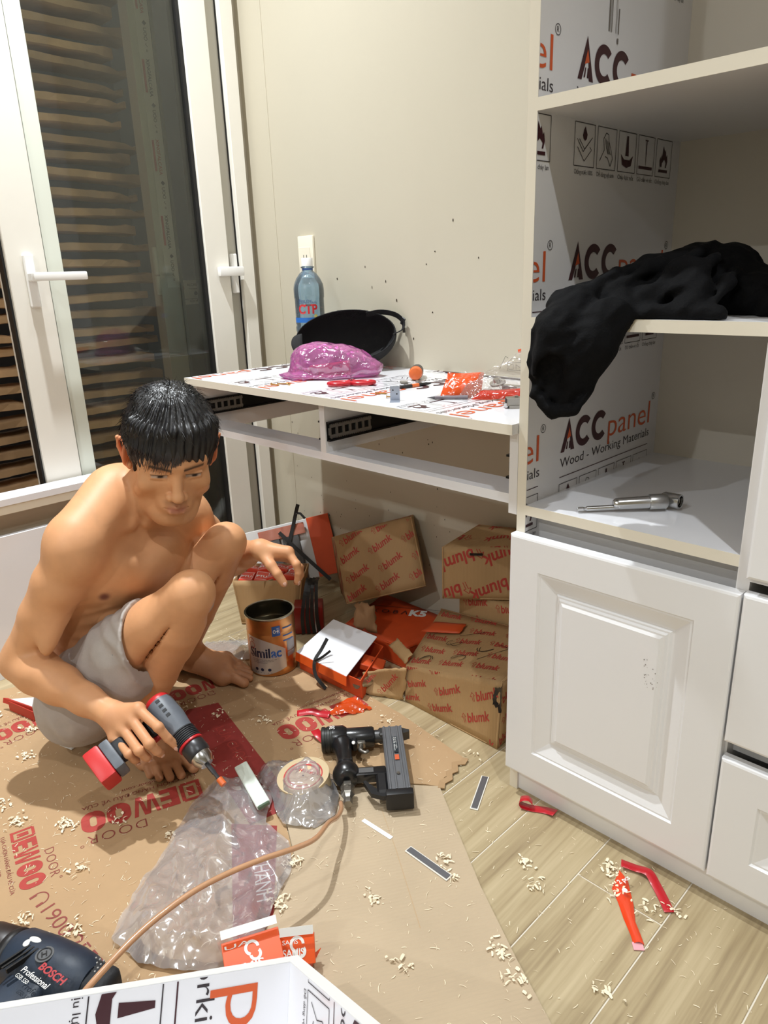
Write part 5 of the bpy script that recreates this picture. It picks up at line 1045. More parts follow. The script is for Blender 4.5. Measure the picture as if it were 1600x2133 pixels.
# ================================================================== LITTER ON THE FLOOR
def film_sheet(name, label, poly, h, m, seed, hmax, cat='plastic bag', f1=26, f2=70, z0=S2 + .0008, domes=()):
    """crumpled clear film filling a floor outline: ridged height field with a lower layer"""
    r = random.Random(seed); xs = [p[0] for p in poly]; ys = [p[1] for p in poly]
    def inside(x, y):
        c = False; n = len(poly)
        for i in range(n):
            x1, y1 = poly[i]; x2, y2 = poly[(i + 1) % n]
            if (y1 > y) != (y2 > y) and x < (x2 - x1) * (y - y1) / (y2 - y1) + x1: c = not c
        return c
    def edge(x, y):
        d = (9, 0, 0)
        for i in range(len(poly)):
            x1, y1 = poly[i]; x2, y2 = poly[(i + 1) % len(poly)]; dx, dy = x2 - x1, y2 - y1; t = max(0, min(1, ((x - x1) * dx + (y - y1) * dy) / (dx * dx + dy * dy))); d = min(d, (math.hypot(x - x1 - t * dx, y - y1 - t * dy), x1 + t * dx, y1 + t * dy))
        return d
    nx = int((max(xs) - min(xs)) / h) + 2; ny = int((max(ys) - min(ys)) / h) + 2; idx = {}; P = []
    for i in range(nx):
        for j in range(ny):
            x = min(xs) + i * h; y = min(ys) + j * h
            if inside(x, y): idx[(i, j)] = len(P); P.append((x, y, min(1, edge(x, y)[0] / .035)))
    for (i, j), k in idx.items():                                                         # draw the rim of the grid out to the outline
        if any((i + a, j + c) not in idx for a in (-1, 0, 1) for c in (-1, 0, 1)): e_, nx_, ny_ = edge(P[k][0], P[k][1]); P[k] = (nx_, ny_, 0.0)
    P = np.array(P); q = np.stack([P[:, 0], P[:, 1], np.zeros(len(P))], 1)
    ridge = 1 - np.abs(vnoise(q, f1, seed)) * 2.2; ridge2 = 1 - np.abs(vnoise(q, f2, seed + 1)) * 2.2; ridge3 = 1 - np.abs(vnoise(q, f2 * 2.1, seed + 2)) * 2.2
    z = hmax * P[:, 2] * np.clip(.30 + .55 * np.clip(ridge, -.5, 1) ** 1 + .0, 0.05, 1) + .0085 * np.clip(ridge2, 0, 1) * (.4 + .6 * P[:, 2]) + .0045 * np.clip(ridge3, 0, 1)
    for (cx, cy, rad, hh) in domes: z += hh * np.exp(-(((P[:, 0] - cx) ** 2 + (P[:, 1] - cy) ** 2) / rad ** 2) ** 1.5)
    V = np.stack([P[:, 0] + .005 * vnoise(q, 60, seed + 4), P[:, 1] + .005 * vnoise(q, 60, seed + 5), z0 + np.maximum(z, .0004)], 1)
    Q = [(idx[a], idx[b_], idx[c], idx[d]) for (i, j) in idx for a, b_, c, d in [((i, j), (i + 1, j), (i + 1, j + 1), (i, j + 1))] if b_ in idx and c in idx and d in idx]
    me = np_mesh(name, V, np.array(Q)); me.materials.append(m); o = bpy.data.objects.new(name, me); link(o); return tag(o, label, cat)
filmA = clearmat('clear bag film', (244, 244, 248), gloss=.15, rough=.13, alpha=.22, bump=1.0, bscale=20, avar=.50)
film_sheet('plastic_bag', 'large crumpled clear plastic bag spread over the cardboard sheets', [(.905, -.86), (.96, -.80), (1.03, -.80), (1.09, -.86), (1.16, -.86), (1.215, -.90), (1.25, -.955), (1.30, -1.03), (1.29, -1.10), (1.25, -1.135), (1.19, -1.175), (1.12, -1.185), (1.06, -1.12), (1.0, -1.02), (.94, -.93)], .0046, filmA, 41, .036)
film_sheet('plastic_bag', 'bunched clear plastic bag around the tape roll by the nail gun', [(.945, -.765), (.985, -.71), (1.03, -.685), (1.09, -.69), (1.135, -.715), (1.17, -.76), (1.165, -.81), (1.12, -.84), (1.07, -.83), (1.02, -.80), (.97, -.80)], .0040, filmA, 47, .040, f1=34, f2=80, domes=((1.075, -.755, .055, .026),))
film_sheet('plastic_bag', 'thin clear plastic bag lying between the bare foot and the can', [(.36, -.55), (.42, -.47), (.50, -.42), (.545, -.40), (.555, -.43), (.53, -.475), (.54, -.52), (.50, -.555), (.43, -.58)], .006, filmA, 52, .028, z0=S1 + .0008)
# tape roll in the bag
tr_ = thing('tape_roll', 'roll of clear tape with a red printed core inside the bunched bag', 'tape roll', (1.078, -.752, S2 + .0006), (.10, -.06, .3))
b = NB(); lathe(b, [(.040, 0), (.053, 0), (.053, .046), (.040, .046)], 40, cap0=False, cap1=False); lathe(b, [(.040, .046), (.040, 0)], 40, cap0=False, cap1=False); obj('tape', b, mat('amber clear tape', (206, 186, 150), .2, coat=.5), tr_, 40)
b = NB(); lathe(b, [(.0375, .0), (.0398, .0), (.0398, .0465), (.0375, .0465), (.0375, .0)], 40, cap0=False, cap1=False); obj('core', b, mat('red printed core', (190, 60, 56), .5), tr_, 40)
b = NB(); lathe(b, [(.002, .045), (.0372, .0455)], 32, cap0=False, cap1=False); obj('core_disc', b, mat('pale kraft disc', (214, 186, 150), .6), tr_, 40)
pr = Print(); pr.text('BĂNG KEO', -.028, .008, w=.05, c=0, bold=.02); pr.ring(0, 0, .030, .004, 0, 20, 320); pr.on('lettering', (0, 0, .0458), (1, 0, 0), (0, 1, 0), MATS['red printed core'], tr_)
# white plastic block where the drill points
bl = thing('plastic_block', 'pale green-white plastic block lying under the drill bit', 'block', (1.012, -.838, .046), (.20, .10, math.radians(-14)))
b = NB(); bx(b, -.062, .062, -.014, .014, -.012, .0, .004, 3); obj('block_body', b, mat('pale mint plastic', (226, 236, 226), .35), bl, 30); b = NB(); bx(b, .058, .0635, -.0125, .0125, -.0122, -.001, .002); obj('cut_end', b, mat('dark green cut face', (92, 112, 92), .5), bl)
# aluminium-look edging offcuts
def strip(name, label, a, c, wd, z, m1, m2, cat):
    a, c = Vector(a), Vector(c); d = c - a; t = thing(name, label, cat, ((a.x + c.x) / 2, (a.y + c.y) / 2, z), (0, 0, math.atan2(d.y, d.x))); L = d.length / 2
    b = NB(); bx(b, -L, L, -wd / 2, wd / 2, 0, .0022, .0005); obj('base', b, m1, t); b = NB(); bx(b, -L + .002, L - .002, -wd / 2 + .0022, wd / 2 - .0022, .0022, .0034, .0006); obj('face', b, m2, t); return t
gm = mat('grey brushed strip', (120, 120, 124), .35, metal=.5, stretch=(1, 60, 1), noise=.12, nscale=12); wm = mat('white foam backing', (230, 226, 216), .7)
strip('edging_offcut', 'short grey edging offcut on the floor tiles near the torn cardboard', (1.309, -.463), (1.352, -.556), .0165, .0003, wm, gm, 'strip'); strip('edging_offcut', 'short grey edging offcut on the ridged cardboard sheet', (1.331, -.722), (1.430, -.722), .0165, S2 + .0004, wm, gm, 'strip')
b = NB(); bx(b, -.037, .037, -.0045, .0045, 0, .0008, .0002); o = obj('paper_strip', b, whitep); o.location = (1.254, -.725, S2 + .0004); o.rotation_euler = (0, 0, .05); tag(o, 'thin white paper strip lying below the nail gun', 'strip')
# red tape scraps
rt = mat('red adhesive tape', (188, 26, 40), .28, coat=.3); rt.node_tree.nodes['Principled BSDF'].inputs['Roughness'].default_value = .3
def ribbon(label, pts, wd, z, up=(0, 0, 1), n=7):
    b = NB(); tube(b, catmull([Vector((x, y, h + z)) for x, y, h in pts], n), 1, flat=(wd / 2, .00035), up=up); o = obj('tape_scrap', b, rt, None, 'all'); md = o.modifiers.new('s', 'BEVEL'); md.width = .0002; return tag(o, label, 'tape scrap', 'red tape scraps on the floor')
ribbon('curled red tape scrap against the cabinet plinth', [(1.476, -.462, .006), (1.455, -.464, .001), (1.430, -.478, .001), (1.414, -.486, .005), (1.412, -.486, .016), (1.424, -.478, .020), (1.432, -.474, .013)], .020, .0008)
ribbon('bent red tape strip beside the orange wrapper', [(1.628, -.492, .008), (1.650, -.482, .004), (1.672, -.480, .008), (1.690, -.490, .003), (1.712, -.508, .001), (1.732, -.528, .002)], .017, .0008)
ribbon('twisted red tape scrap on the printed logo near the carton', [(.842, -.590, .002), (.866, -.566, .007), (.884, -.556, .004), (.908, -.544, .006)], .018, S1 + .0005, up=(.2, -.3, .9))
ribbon('red tape scrap tucked behind the nail gun cap', [(.935, -.612, .012), (.955, -.617, .010), (.975, -.614, .002), (.985, -.606, .001)], .020, S1 + .0005)
# wrappers
wr = thing('wrapper', 'torn orange plastic wrapper reading 2 pcs on the floor tiles', 'wrapper', (1.672, -.560, 0)); ow_ = (1.672, -.560, 0)
fo = mat('orange film wrapper', (226, 66, 24), .28, coat=.4, noise=.05)
b = NB(); L = [(1.628, -.506, 1.2), (1.650, -.512, 0), (1.636, -.549, 0)]
rowsP = [((1.631, -.505), (1.634, -.507)), ((1.634, -.521), (1.652, -.514)), ((1.640, -.546), (1.667, -.533)), ((1.662, -.566), (1.684, -.556)), ((1.684, -.589), (1.700, -.581)), ((1.705, -.608), (1.718, -.600)), ((1.716, -.620), (1.730, -.611))]
rows = []
for k, (a, c) in enumerate(rowsP): rows.append([b.verts.new((a[0] + (c[0] - a[0]) * t - ow_[0], a[1] + (c[1] - a[1]) * t - ow_[1], .001 + .008 * math.sin(math.pi * t) * (.6 + .4 * math.sin(k * 2.1)) + (.003 if k % 2 else 0) * t)) for t in (0, .25, .5, .75, 1)])
for r0, r1 in zip(rows, rows[1:]):
    for j in range(4): b.faces.new((r0[j], r1[j], r1[j + 1], r0[j + 1]))
obj('film', b, fo, wr, 'all'); pr = Print(); pr.text('2 pcs', 0, 0, w=.024, caph=.009, c=0, bold=.02); pr.disc(-.002, -.013, .0045, 0); pr.on('lettering', (1.651 - ow_[0], -.541 - ow_[1], .0125), (.30, .95, 0), (-.95, .30, 0), whitep, wr, eps=.0012)
b = NB(); bx(b, -.008, .008, -.007, .007, 0, .001, M=Matrix.Translation((1.724 - ow_[0], -.620 - ow_[1], .001)) @ Matrix.Rotation(.7, 4, 'Z')); obj('pale_tip', b, mat('pink film tip', (232, 170, 178), .4), wr)
o = patch('wrapper', [(.890, -.555, .004), (.945, -.500, .004), (.962, -.455, .008), (.900, -.462, .022)], 14, 12, of_, None, .007, 61, 90, .008, (0, 0, 0), rag=.08, zmin=S1 + .0006); tag(o, 'crumpled orange film wrapper at the foot of the torn carton flap', 'wrapper')
# orange screw boxes by the drawer
def samis(label, M, w_, d_, h_, txt, flap=True):
    t = thing('screw_box', label, 'box', M.to_translation()); R_ = M.to_3x3().to_4x4()
    b = NB(); bx(b, 0, w_, 0, d_, -h_, 0, .0006, M=R_); obj('carton', b, mat('vivid orange card', (232, 86, 26), .4, coat=.2), t)
    pr = Print(); pr.text('SAMIS', .004, .012, w=w_ * .62, caph=.010, c=0, bold=.02); pr.text('ốc vít', .004, .004, w=w_ * .3, caph=.004, c=0); pr.ring(w_ * .5, d_ * .68, .009, .0042, 0, 0, 250); pr.ring(w_ * .5 + .004, d_ * .68 - .010, .007, .0042, 0, 180, 400); pr.text(txt, .004, d_ - .012, w=w_ * .45, caph=.006, c=0)
    O = R_ @ Vector((0, 0, 0)); pr.on('lettering', O, R_ @ Vector((1, 0, 0)), R_ @ Vector((0, 1, 0)), whitep, t)
    if flap: b = NB(); bx(b, .001, w_ - .001, d_, d_ + .012, -.0012, -.0004, M=R_ @ Matrix.Translation((0, 0, 0)) @ Matrix.Rotation(.25, 4, 'X')); obj('white_flap', b, whitep, t)
samis('orange screw box lying open behind the drawer, larger of the two', frame((1.352, -1.118, .052), (.45, .89, .02), (-.80, .42, .30)), .085, .058, .022, 'UA')
samis('small orange screw box standing at the drawer corner', frame((1.372, -1.040, .034), (.62, .78, 0), (-.55, .45, .70)), .052, .040, .018, 'SAMS')
b = NB(); v = [b.verts.new(p) for p in ((1.372, -.992, S2 + .0004), (1.388, -.975, .030), (1.398, -1.02, S2 + .0004))]; b.faces.new(v); o = obj('card_scrap', b, MATS['vivid orange card']); md = o.modifiers.new('t', 'SOLIDIFY'); md.thickness = .0008; tag(o, 'pointed orange card scrap beside the drawer corner', 'card')
# white instruction card and oddments on the left
cd = thing('folded_card', 'white folded card with a red underside near the shorts', 'card', (.335, -1.015, S1 + .0004), (0, 0, .25))
b = NB(); prism(b, [(-.055, -.040), (.050, -.028), (.055, .022), (.010, .050), (-.005, .042), (-.012, .020), (-.03, .012)], .026, .0272, M=Matrix.Rotation(-.30, 4, 'X') @ Matrix.Translation((0, 0, -.010))); obj('white_side', b, MATS['white card'], cd)
b = NB(); prism(b, [(-.068, -.043), (.052, -.030), (.052, -.026), (-.060, -.036)], .014, .0262, M=Matrix.Rotation(-.30, 4, 'X') @ Matrix.Translation((0, 0, -.008))); obj('red_edge', b, mat('red card edge', (180, 50, 36), .5), cd)
b = NB(); bx(b, -.05, .05, -.036, -.034, .0, .026); obj('support_fold', b, MATS['red card edge'], cd)
b = NB(); bx(b, -.020, .020, -.0075, .0075, 0, .003, .0012, 2); o = obj('plastic_plug', b, whitep); o.location = (.551, -1.022, S1 + .0004); o.rotation_euler = (0, 0, .3); tag(o, 'small white plastic tab lying beside the shorts', 'tab')

# ================================================================== CORDED DRILL IN THE FOREGROUND
d2 = thing('corded_drill', 'dusty navy-blue corded drill lying on its side at the left foreground', 'drill', (1.115, -1.290, S1), (0, 0, math.atan2(.40, .92)))
nav = mat('dusty navy shell', (34, 46, 62), .5, noise=.35, nscale=26, bump=.15, bscale=120); brn = mat('dark brown gearbox', (44, 36, 34), .4, noise=.15, nscale=30)
LX = Matrix.Translation((0, 0, .042)) @ Matrix.Rotation(math.pi / 2, 4, 'Y')
b = NB(); lathe(b, [(.022, -.135), (.030, -.128), (.032, -.105), (.034, -.095), (.036, -.060), (.034, -.056)], 36, LX); obj('gearbox', b, brn, d2, 40)
b = NB(); lathe(b, [(.0345, -.058), (.0375, -.054), (.0375, -.046), (.036, -.044)], 36, LX); obj('collar', b, blackp, d2, 40)
b = NB(); lathe(b, [(.034, -.048), (.041, -.035), (.0425, .010), (.041, .060), (.037, .085), (.028, .098)], 36, LX); bx(b, -.02, .05, -.125, -.02, .012, .062, .016, 4); bx(b, -.022, .030, .018, .040, .030, .060, .006, 2); obj('housing', b, nav, d2, 50)
b = NB(); bx(b, .05, .135, -.02, .028, .020, .066, .014, 3); obj('rear_grip', b, mat('black rubber grip', (28, 30, 34), .7, bump=.4, bscale=200), d2, 50)
b = NB()
for k in range(3): prism(b, [(-.022 + k * .008, -.046), (-.019 + k * .008, -.046), (-.003 + k * .008, -.004), (-.006 + k * .008, -.004)], .0826 - .006 * abs(k - 1) - .0, .0845)
obj('vents', b, black_rub, d2)
b = NB(); lathe(b, [(.013, 0), (.013, .0012)], 28, Matrix.Translation((.028, -.008, .0828))); obj('emblem', b, mat('grey emblem', (92, 94, 96), .4), d2)
pr = Print(); pr.ring(0, 0, .0095, .0014, 0); pr.text('H', -.0042, -.0045, h=.009, c=0, bold=.02); pr.on('emblem_mark', (.028, -.008, .0843), (.7, .7, 0), (-.7, .7, 0), black_rub, d2, eps=.0006)
pr = Print(); pr.text('BOSCH', 0, 0, w=.052, caph=.011, c=0, bold=.03); pr.text('Professional', -.018, -.015, w=.056, caph=.009, c=1, bold=.01); pr.text('GSB 550', -.018, -.024, w=.026, caph=.006, c=1); pr.on('lettering', (.036, -.028, .0790), (.985, -.17, 0), (.17, .985, 0), [mat('red brand print', (176, 52, 56), .5), whitep], d2, eps=.0042)
b = NB(); rs = random.Random(4)
for k in range(40): cyl(b, (.055 + (k % 10) * .007, .006 + (k // 10) * .006, .060), (.055 + (k % 10) * .007, .006 + (k // 10) * .006, .0668), .0014, n=6)
obj('grip_studs', b, mat('dusty studs', (150, 150, 146), .7), d2)['kind'] = 'stuff'
b = NB(); MYk = Matrix.Translation((-.030, -.095, .035)) @ Matrix.Rotation(math.pi / 2, 4, 'Y') @ Matrix.Rotation(math.pi, 4, 'X'); lathe(b, [(.008, 0), (.013, .002), (.0135, .02), (.008, .024), (.008, .05)], 14, MYk); obj('side_knob', b, blackp, d2, 30)
b = NB(); t = bmesh.new(); bmesh.ops.create_icosphere(t, subdivisions=2, radius=.008); join(b, t, Matrix.Translation((-.004, .006, .0835)) @ Matrix.Diagonal((1.4, .6, .22, 1))); t = bmesh.new(); bmesh.ops.create_icosphere(t, subdivisions=2, radius=.006); join(b, t, Matrix.Translation((-.012, -.002, .0830)) @ Matrix.Diagonal((1.0, 1.1, .2, 1))); obj('paint_blob', b, whitep, d2, 'all')

# ================================================================== OPEN DRAWER BOX IN THE FOREGROUND
Cc = Vector((1.4354, -1.0503, .1195)); Lc = Vector((1.3149, -1.3748, .2295)); Rc = Vector((1.6411, -1.1009, .2295))     # rim corners: far, left, right
eL = (Lc - Cc).normalized(); eR = (Rc - Cc); eR = (eR - eL * eR.dot(eL)).normalized(); eN = eR.cross(eL); eN = eN if eN.z > 0 else -eN
dw = thing('drawer_box', 'white open drawer box with printed film in the foreground', 'drawer', Cc)
DMm = Matrix(((eL.x, eR.x, -eN.x, 0), (eL.y, eR.y, -eN.y, 0), (eL.z, eR.z, -eN.z, 0), (0, 0, 0, 1)))      # local x along far board, y along right board, z down
Lw, Ld, Hd, tk = .46, .40, .138, .018
def dwp(name, m, q): b = NB(); bx(b, *q, .0006, M=DMm); bmesh.ops.recalc_face_normals(b, faces=b.faces[:]); return obj(name, b, m, dw)
fbd = dwp('far_board', mel_w, (0, Lw, 0, tk, .0008, Hd)); rbd = dwp('end_board', mel_w, (0, tk, tk, Ld, .0008, Hd)); dwp('end_board', mel_w, (Lw - tk, Lw, tk, Ld, .0008, Hd)); dwp('near_board', mel_w, (tk, Lw - tk, Ld - tk, Ld, .0008, Hd)); dwp('bottom_board', mel_in, (tk, Lw - tk, tk, Ld - tk, Hd - .008, Hd - .002))
b = NB(); bx(b, 0, Lw, 0, tk, 0, .0008, M=DMm); bmesh.ops.recalc_face_normals(b, faces=b.faces[:]); obj('edge_strip', b, mat('white edge band', (242, 242, 240), .3), fbd); b = NB(); bx(b, 0, tk, tk, Ld, 0, .0008, M=DMm); bmesh.ops.recalc_face_normals(b, faces=b.faces[:]); obj('edge_strip', b, MATS['white edge band'], rbd)
# print on the inner faces: text runs down the boards
X_ = DMm.to_3x3()
qq = Print()
for x_ in (.104, .104 + .41): qq.place(-.214, -x_, 1.35, 0.0, ACC)
obj('printed_film', qq.bm(lambda u, v, z: X_ @ Vector((-v, tk + .0006 + z, u)), (.002, -Lw + tk + .001, Hd - .009, -tk - .001), True), ACC_M, fbd)
qq = Print(); qq.place(-.058, .205, 1.0, 0.0, ACC)
obj('printed_film', qq.bm(lambda u, v, z: X_ @ Vector((tk + .0006 + z, v, u)), (.002, tk + .001, Hd - .009, Ld - tk - .001), True), ACC_M, rbd)

# ================================================================== WOOD SHAVINGS
def shavings():
    r = random.Random(77); V = []; Q = []
    def curl(x, y, L, w_, z, lift, curlk):
        a = r.uniform(0, 6.28); ca, sa = math.cos(a), math.sin(a); n = 4; base = len(V); tw = r.uniform(-1, 1)
        for i in range(n + 1):
            t = i / n; px = (t - .5) * L; bend = curlk * L * (t - .5) ** 2; h = lift * math.sin(t * math.pi) + .0006; ww = w_ * (1 - .5 * abs(t - .5))
            for s in (-1, 1): lx, ly = px, bend + s * ww; V.append((x + lx * ca - ly * sa, y + lx * sa + ly * ca, z + h + s * tw * ww * .5 + abs(tw) * ww * .5))
        for i in range(n): k = base + 2 * i; Q.append((k, k + 1, k + 3, k + 2))
    def zz(x, y): return S2 + .0004 if (x > 1.2 and y < -.62 and (y < -.56 - (x - 1.26) * .58)) else (S1 + .0004 if x < 1.25 else .0005)
    spots = [(.80, -1.13, 26), (.72, -1.19, 22), (.64, -1.20, 14), (.42, -1.06, 20), (.30, -1.10, 14), (.52, -1.10, 16), (.86, -1.05, 10), (.93, -1.16, 12), (.98, -1.27, 12), (1.05, -1.22, 14), (1.20, -.885, 26), (1.255, -.955, 22), (.64, -1.0, 18), (.60, -.76, 14), (.70, -.72, 12), (1.40, -.70, 10), (1.43, -.72, 8), (1.50, -.60, 10), (1.545, -.63, 10), (1.62, -.51, 22), (1.645, -.55, 10), (1.70, -.54, 8), (1.68, -.56, 6), (1.74, -.52, 10), (1.36, -.84, 10), (1.34, -1.02, 16), (1.48, -.90, 8), (1.62, -.80, 14), (1.57, -.78, 16), (1.72, -.72, 8), (1.02, -.46, 6), (1.25, -.43, 5), (.80, -.66, 10), (.42, -1.18, 16), (.98, -1.00, 8), (1.12, -1.06, 10)]
    for cx, cy, n in spots:
        for k in range(int(n * 1.5)): x, y = cx + r.gauss(0, .011), cy + r.gauss(0, .009); curl(x, y, r.uniform(.003, .012), r.uniform(.0005, .0026), zz(x, y) + r.uniform(0, .004), r.uniform(0, .002), r.uniform(-.4, .4))
    for k in range(3600):
        x = r.uniform(.22, 1.95); y = r.uniform(-1.40, -.42)
        if x > 1.36 and y > -.455: continue
        dens = .9 if x < 1.25 else .55
        if r.random() > dens: continue
        curl(x, y, r.uniform(.0015, .009) if r.random() < .85 else r.uniform(.009, .016), r.uniform(.00018, .0006), zz(x, y), r.uniform(0, .001), r.uniform(-.6, .6))
    me = np_mesh('wood_shavings', np.array(V), np.array(Q)); me.materials.append(mat('pale wood shaving', (246, 232, 202), .7, noise=.08, nscale=40)); o = bpy.data.objects.new('wood_shavings', me); link(o)
    tag(o, 'pale wood shavings and splinters scattered over cardboard and tiles', 'shavings', kind='stuff')
shavings()

# ================================================================== THE SQUATTING MAN
def build_person():
    V3 = lambda *a: np.array(a, 'f8')
    nrm = lambda v: v / np.linalg.norm(v)
    R = Recipe()
    # joints (metres, room coordinates)
    PEL = V3(.500, -.905, .165); RH = V3(.585, -.985, .155); LH = V3(.49, -.83, .155)
    RK = V3(.857, -.838, .405); LK = V3(.702, -.655, .420); RA = V3(.668, -.888, .072); LA = V3(.472, -.668, .072)
    C7 = V3(.615, -.845, .545); RS = V3(.690, -.975, .505); LS = V3(.600, -.685, .475)
    RE = V3(.585, -1.092, .262); RW = V3(.806, -1.012, .198); LE = V3(.505, -.535, .29); LW = V3(.725, -.577, .392)
    HC = V3(.722, -.767, .662); hF = V3(.8546, -.3816, -.3523); hL = V3(.3764, .9224, -.0863); hU = V3(.3579, -.0589, .9319); HS = 1.05
    hp = lambda f, l, u: HC + HS * (f * hF + l * hL + u * hU)
    # torso frame
    sp = nrm(C7 - PEL); fw = V3(.93, .12, 0); fw = nrm(fw - sp * (fw @ sp)); lf = np.cross(sp, fw); AX = [fw, lf, sp]
    CH = PEL * .40 + C7 * .60
    tp = lambda f, l, s, o=CH: o + f * fw + l * lf + s * sp
    # ---- torso
    R.ell(tp(.020, 0, .015), (.098, .150, .150), AX, .04)                              # rib cage
    R.ell(tp(.030, 0, -.13), (.088, .128, .110), AX, .05)                              # waist
    R.ell(PEL + V3(.03, .005, .012), (.092, .130, .092), [nrm(V3(.87, .45, 0)), nrm(V3(-.45, .87, 0)), V3(0, 0, 1)], .05)
    for s in (-1, 1):
        R.ell(tp(.088, s * .070, .055), (.036, .078, .060), [nrm(fw + lf * s * .35), lf, sp], .03)   # chest muscle
        R.ell(tp(-.030, s * .070, .06), (.045, .066, .085), AX, .04)                   # shoulder blade
    R.cone(tp(.015, -.03, .185), RS + V3(-.01, .02, .015), .048, .052, .035); R.cone(tp(.015, .03, .185), LS + V3(-.01, -.02, .015), .048, .052, .035)
    R.cone(tp(-.02, 0, .10), C7 + V3(.0, .0, .01), .075, .058, .04)
    NB_ = hp(-.025, 0, -.075)
    R.cone(C7 + V3(.005, 0, .0), NB_, .058, .049, .022)
    for s, SH in ((-1, RS), (1, LS)):                                                  # slope of the shoulders, collarbones, neck cords
        R.cone(C7 + V3(0, 0, .045) + lf * s * .02, SH + V3(-.02, 0, .028), .032, .030, .045)
        R.cone(tp(.076, s * .020, .155), SH + V3(.012, 0, .040) - lf * s * .02, .0085, .0085, .016)
        R.cone(tp(.066, s * .014, .160), hp(-.020, s * .054, -.050), .010, .012, .014)
    # ---- right arm
    R.ell(RS + V3(-.005, -.012, -.012), (.056, .052, .062), None, .035)
    ua = RE - RS
    R.chain([RS, RS + ua * .30, RS + ua * .58, RE - nrm(ua) * .03, RE], [.050, .051, .045, .038, .036], .012)
    R.ell(RS + ua * .55 + V3(.026, .006, .004), (.026, .026, .072), [nrm(np.cross(ua, V3(1, 0, 0))), nrm(V3(1, 0, .2)), nrm(ua)], .02)
    fa = RW - RE
    R.chain([RE, RE + fa * .22, RE + fa * .45, RE + fa * .75, RW], [.037, .043, .039, .029, .0255], .018)
    R.ell(RE + fa * .25 + V3(0, -.012, .012), (.060, .026, .026), [nrm(fa), nrm(np.cross(fa, V3(0, 0, 1))), V3(0, 0, 1)], .02)
    for o in ((.000, -.006, .0235), (.004, .010, .024)):                                # forearm veins/tendons
        R.cone(RE + fa * .45 + V3(*o) * 1.35, RW + V3(*o) * .86, .0032, .0032, .007)
    # ---- left arm
    R.ell(LS + V3(0, .01, -.01), (.052, .05, .06), None, .035)
    ul = LE - LS; fl = LW - LE
    R.chain([LS, LS + ul * .35, LS + ul * .75, LE], [.050, .049, .040, .036], .02)
    R.chain([LE, LE + fl * .25, LE + fl * .6, LW], [.036, .041, .032, .0245], .018)
    # ---- legs
    for H, K, A, sgn in ((RH, RK, RA, -1), (LH, LK, LA, 1)):
        th = K - H; sh = A - K
        R.chain([H, H + th * .35, H + th * .72, K - nrm(th) * .03], [.076, .062, .052, .047], .02)
        kd = nrm(nrm(th) - nrm(sh) * .35)
        R.ell(K, (.048, .049, .049), None, .010); R.ell(K + kd * .018, (.038, .038, .038), None, .02)
        R.chain([K + nrm(sh) * .02, K + sh * .25, K + sh * .62, A], [.048, .048, .040, .0315], .006)
        back = nrm(-nrm(th) - nrm(sh) * .2); back = nrm(back - nrm(sh) * (back @ nrm(sh)))
        R.ell(K + sh * .36 + back * .020, (.040, .043, .096), [back, nrm(np.cross(sh, back)), nrm(sh)], .008)   # calf
        bis = nrm(nrm(sh) - nrm(th)); thin = nrm(-nrm(th) - nrm(sh)); R.ell(K + bis * .128, (.078, .085, .0034), [bis, nrm(np.cross(bis, thin)), thin], .010, True)   # fold behind the knee
        R.cone(K + sh * .16 - back * .040, K + sh * .40 - back * .034, .010, .008, .02)
    # ---- feet
    def foot(A, heel, tips, ball_in, ball_out):
        mid = (heel + ball_in) * .5
        R.cone(A, heel + V3(.015, 0, .010), .032, .031, .025); R.ell(heel + V3(.01, 0, .004), (.034, .030, .030), None, .02)
        R.cone(A + V3(.02, 0, -.012), (ball_in + ball_out) * .5 + V3(-.01, 0, .020), .033, .020, .03)
        R.cone(heel + V3(.02, 0, .0), ball_out + V3(-.03, 0, .005), .024, .019, .025); R.cone(mid + V3(0, 0, .014), ball_in, .026, .0215, .025); R.cone(ball_in, ball_out, .0205, .0155, .02)
        n = len(tips)
        for i, t in enumerate(tips):
            b = ball_in + (ball_out - ball_in) * (i / (n - 1)); r = [.0125, .0092, .0088, .0084, .0082][i]
            m = b * .42 + t * .58 + V3(0, 0, .007 if i else .004)
            R.cone(b, m, r * 1.15, r, .008); R.cone(m, t, r, r * 1.02, .003)
    foot(RA, V3(.612, -.876, .032), [V3(.846, -.873, .013), V3(.846, -.903, .010), V3(.836, -.923, .010), V3(.820, -.939, .010), V3(.797, -.948, .010)], V3(.788, -.878, .022), V3(.758, -.942, .016))
    foot(LA, V3(.418, -.684, .032), [V3(.646, -.606, .013), V3(.634, -.580, .010), V3(.615, -.566, .010), V3(.594, -.558, .010), V3(.571, -.556, .010)], V3(.590, -.632, .022), V3(.545, -.572, .016))
    # ---- hands
    RF = {'index': [[0.865, -0.979, 0.217], [0.927, -0.972, 0.202], [0.936, -0.961, 0.176], [0.940, -0.948, 0.154]], 'middle': [[0.865, -0.994, 0.201], [0.932, -0.996, 0.181], [0.931, -0.983, 0.157], [0.921, -0.973, 0.141]],
          'ring': [[0.857, -1.010, 0.184], [0.921, -1.013, 0.169], [0.917, -1.001, 0.147], [0.906, -0.992, 0.133]], 'pinky': [[0.845, -1.024, 0.166], [0.902, -1.026, 0.159], [0.899, -1.016, 0.140], [0.892, -1.008, 0.129]], 'thumb': [[0.818, -0.995, 0.200], [0.838, -0.955, 0.186], [0.864, -0.938, 0.168], [0.884, -0.932, 0.150]]}
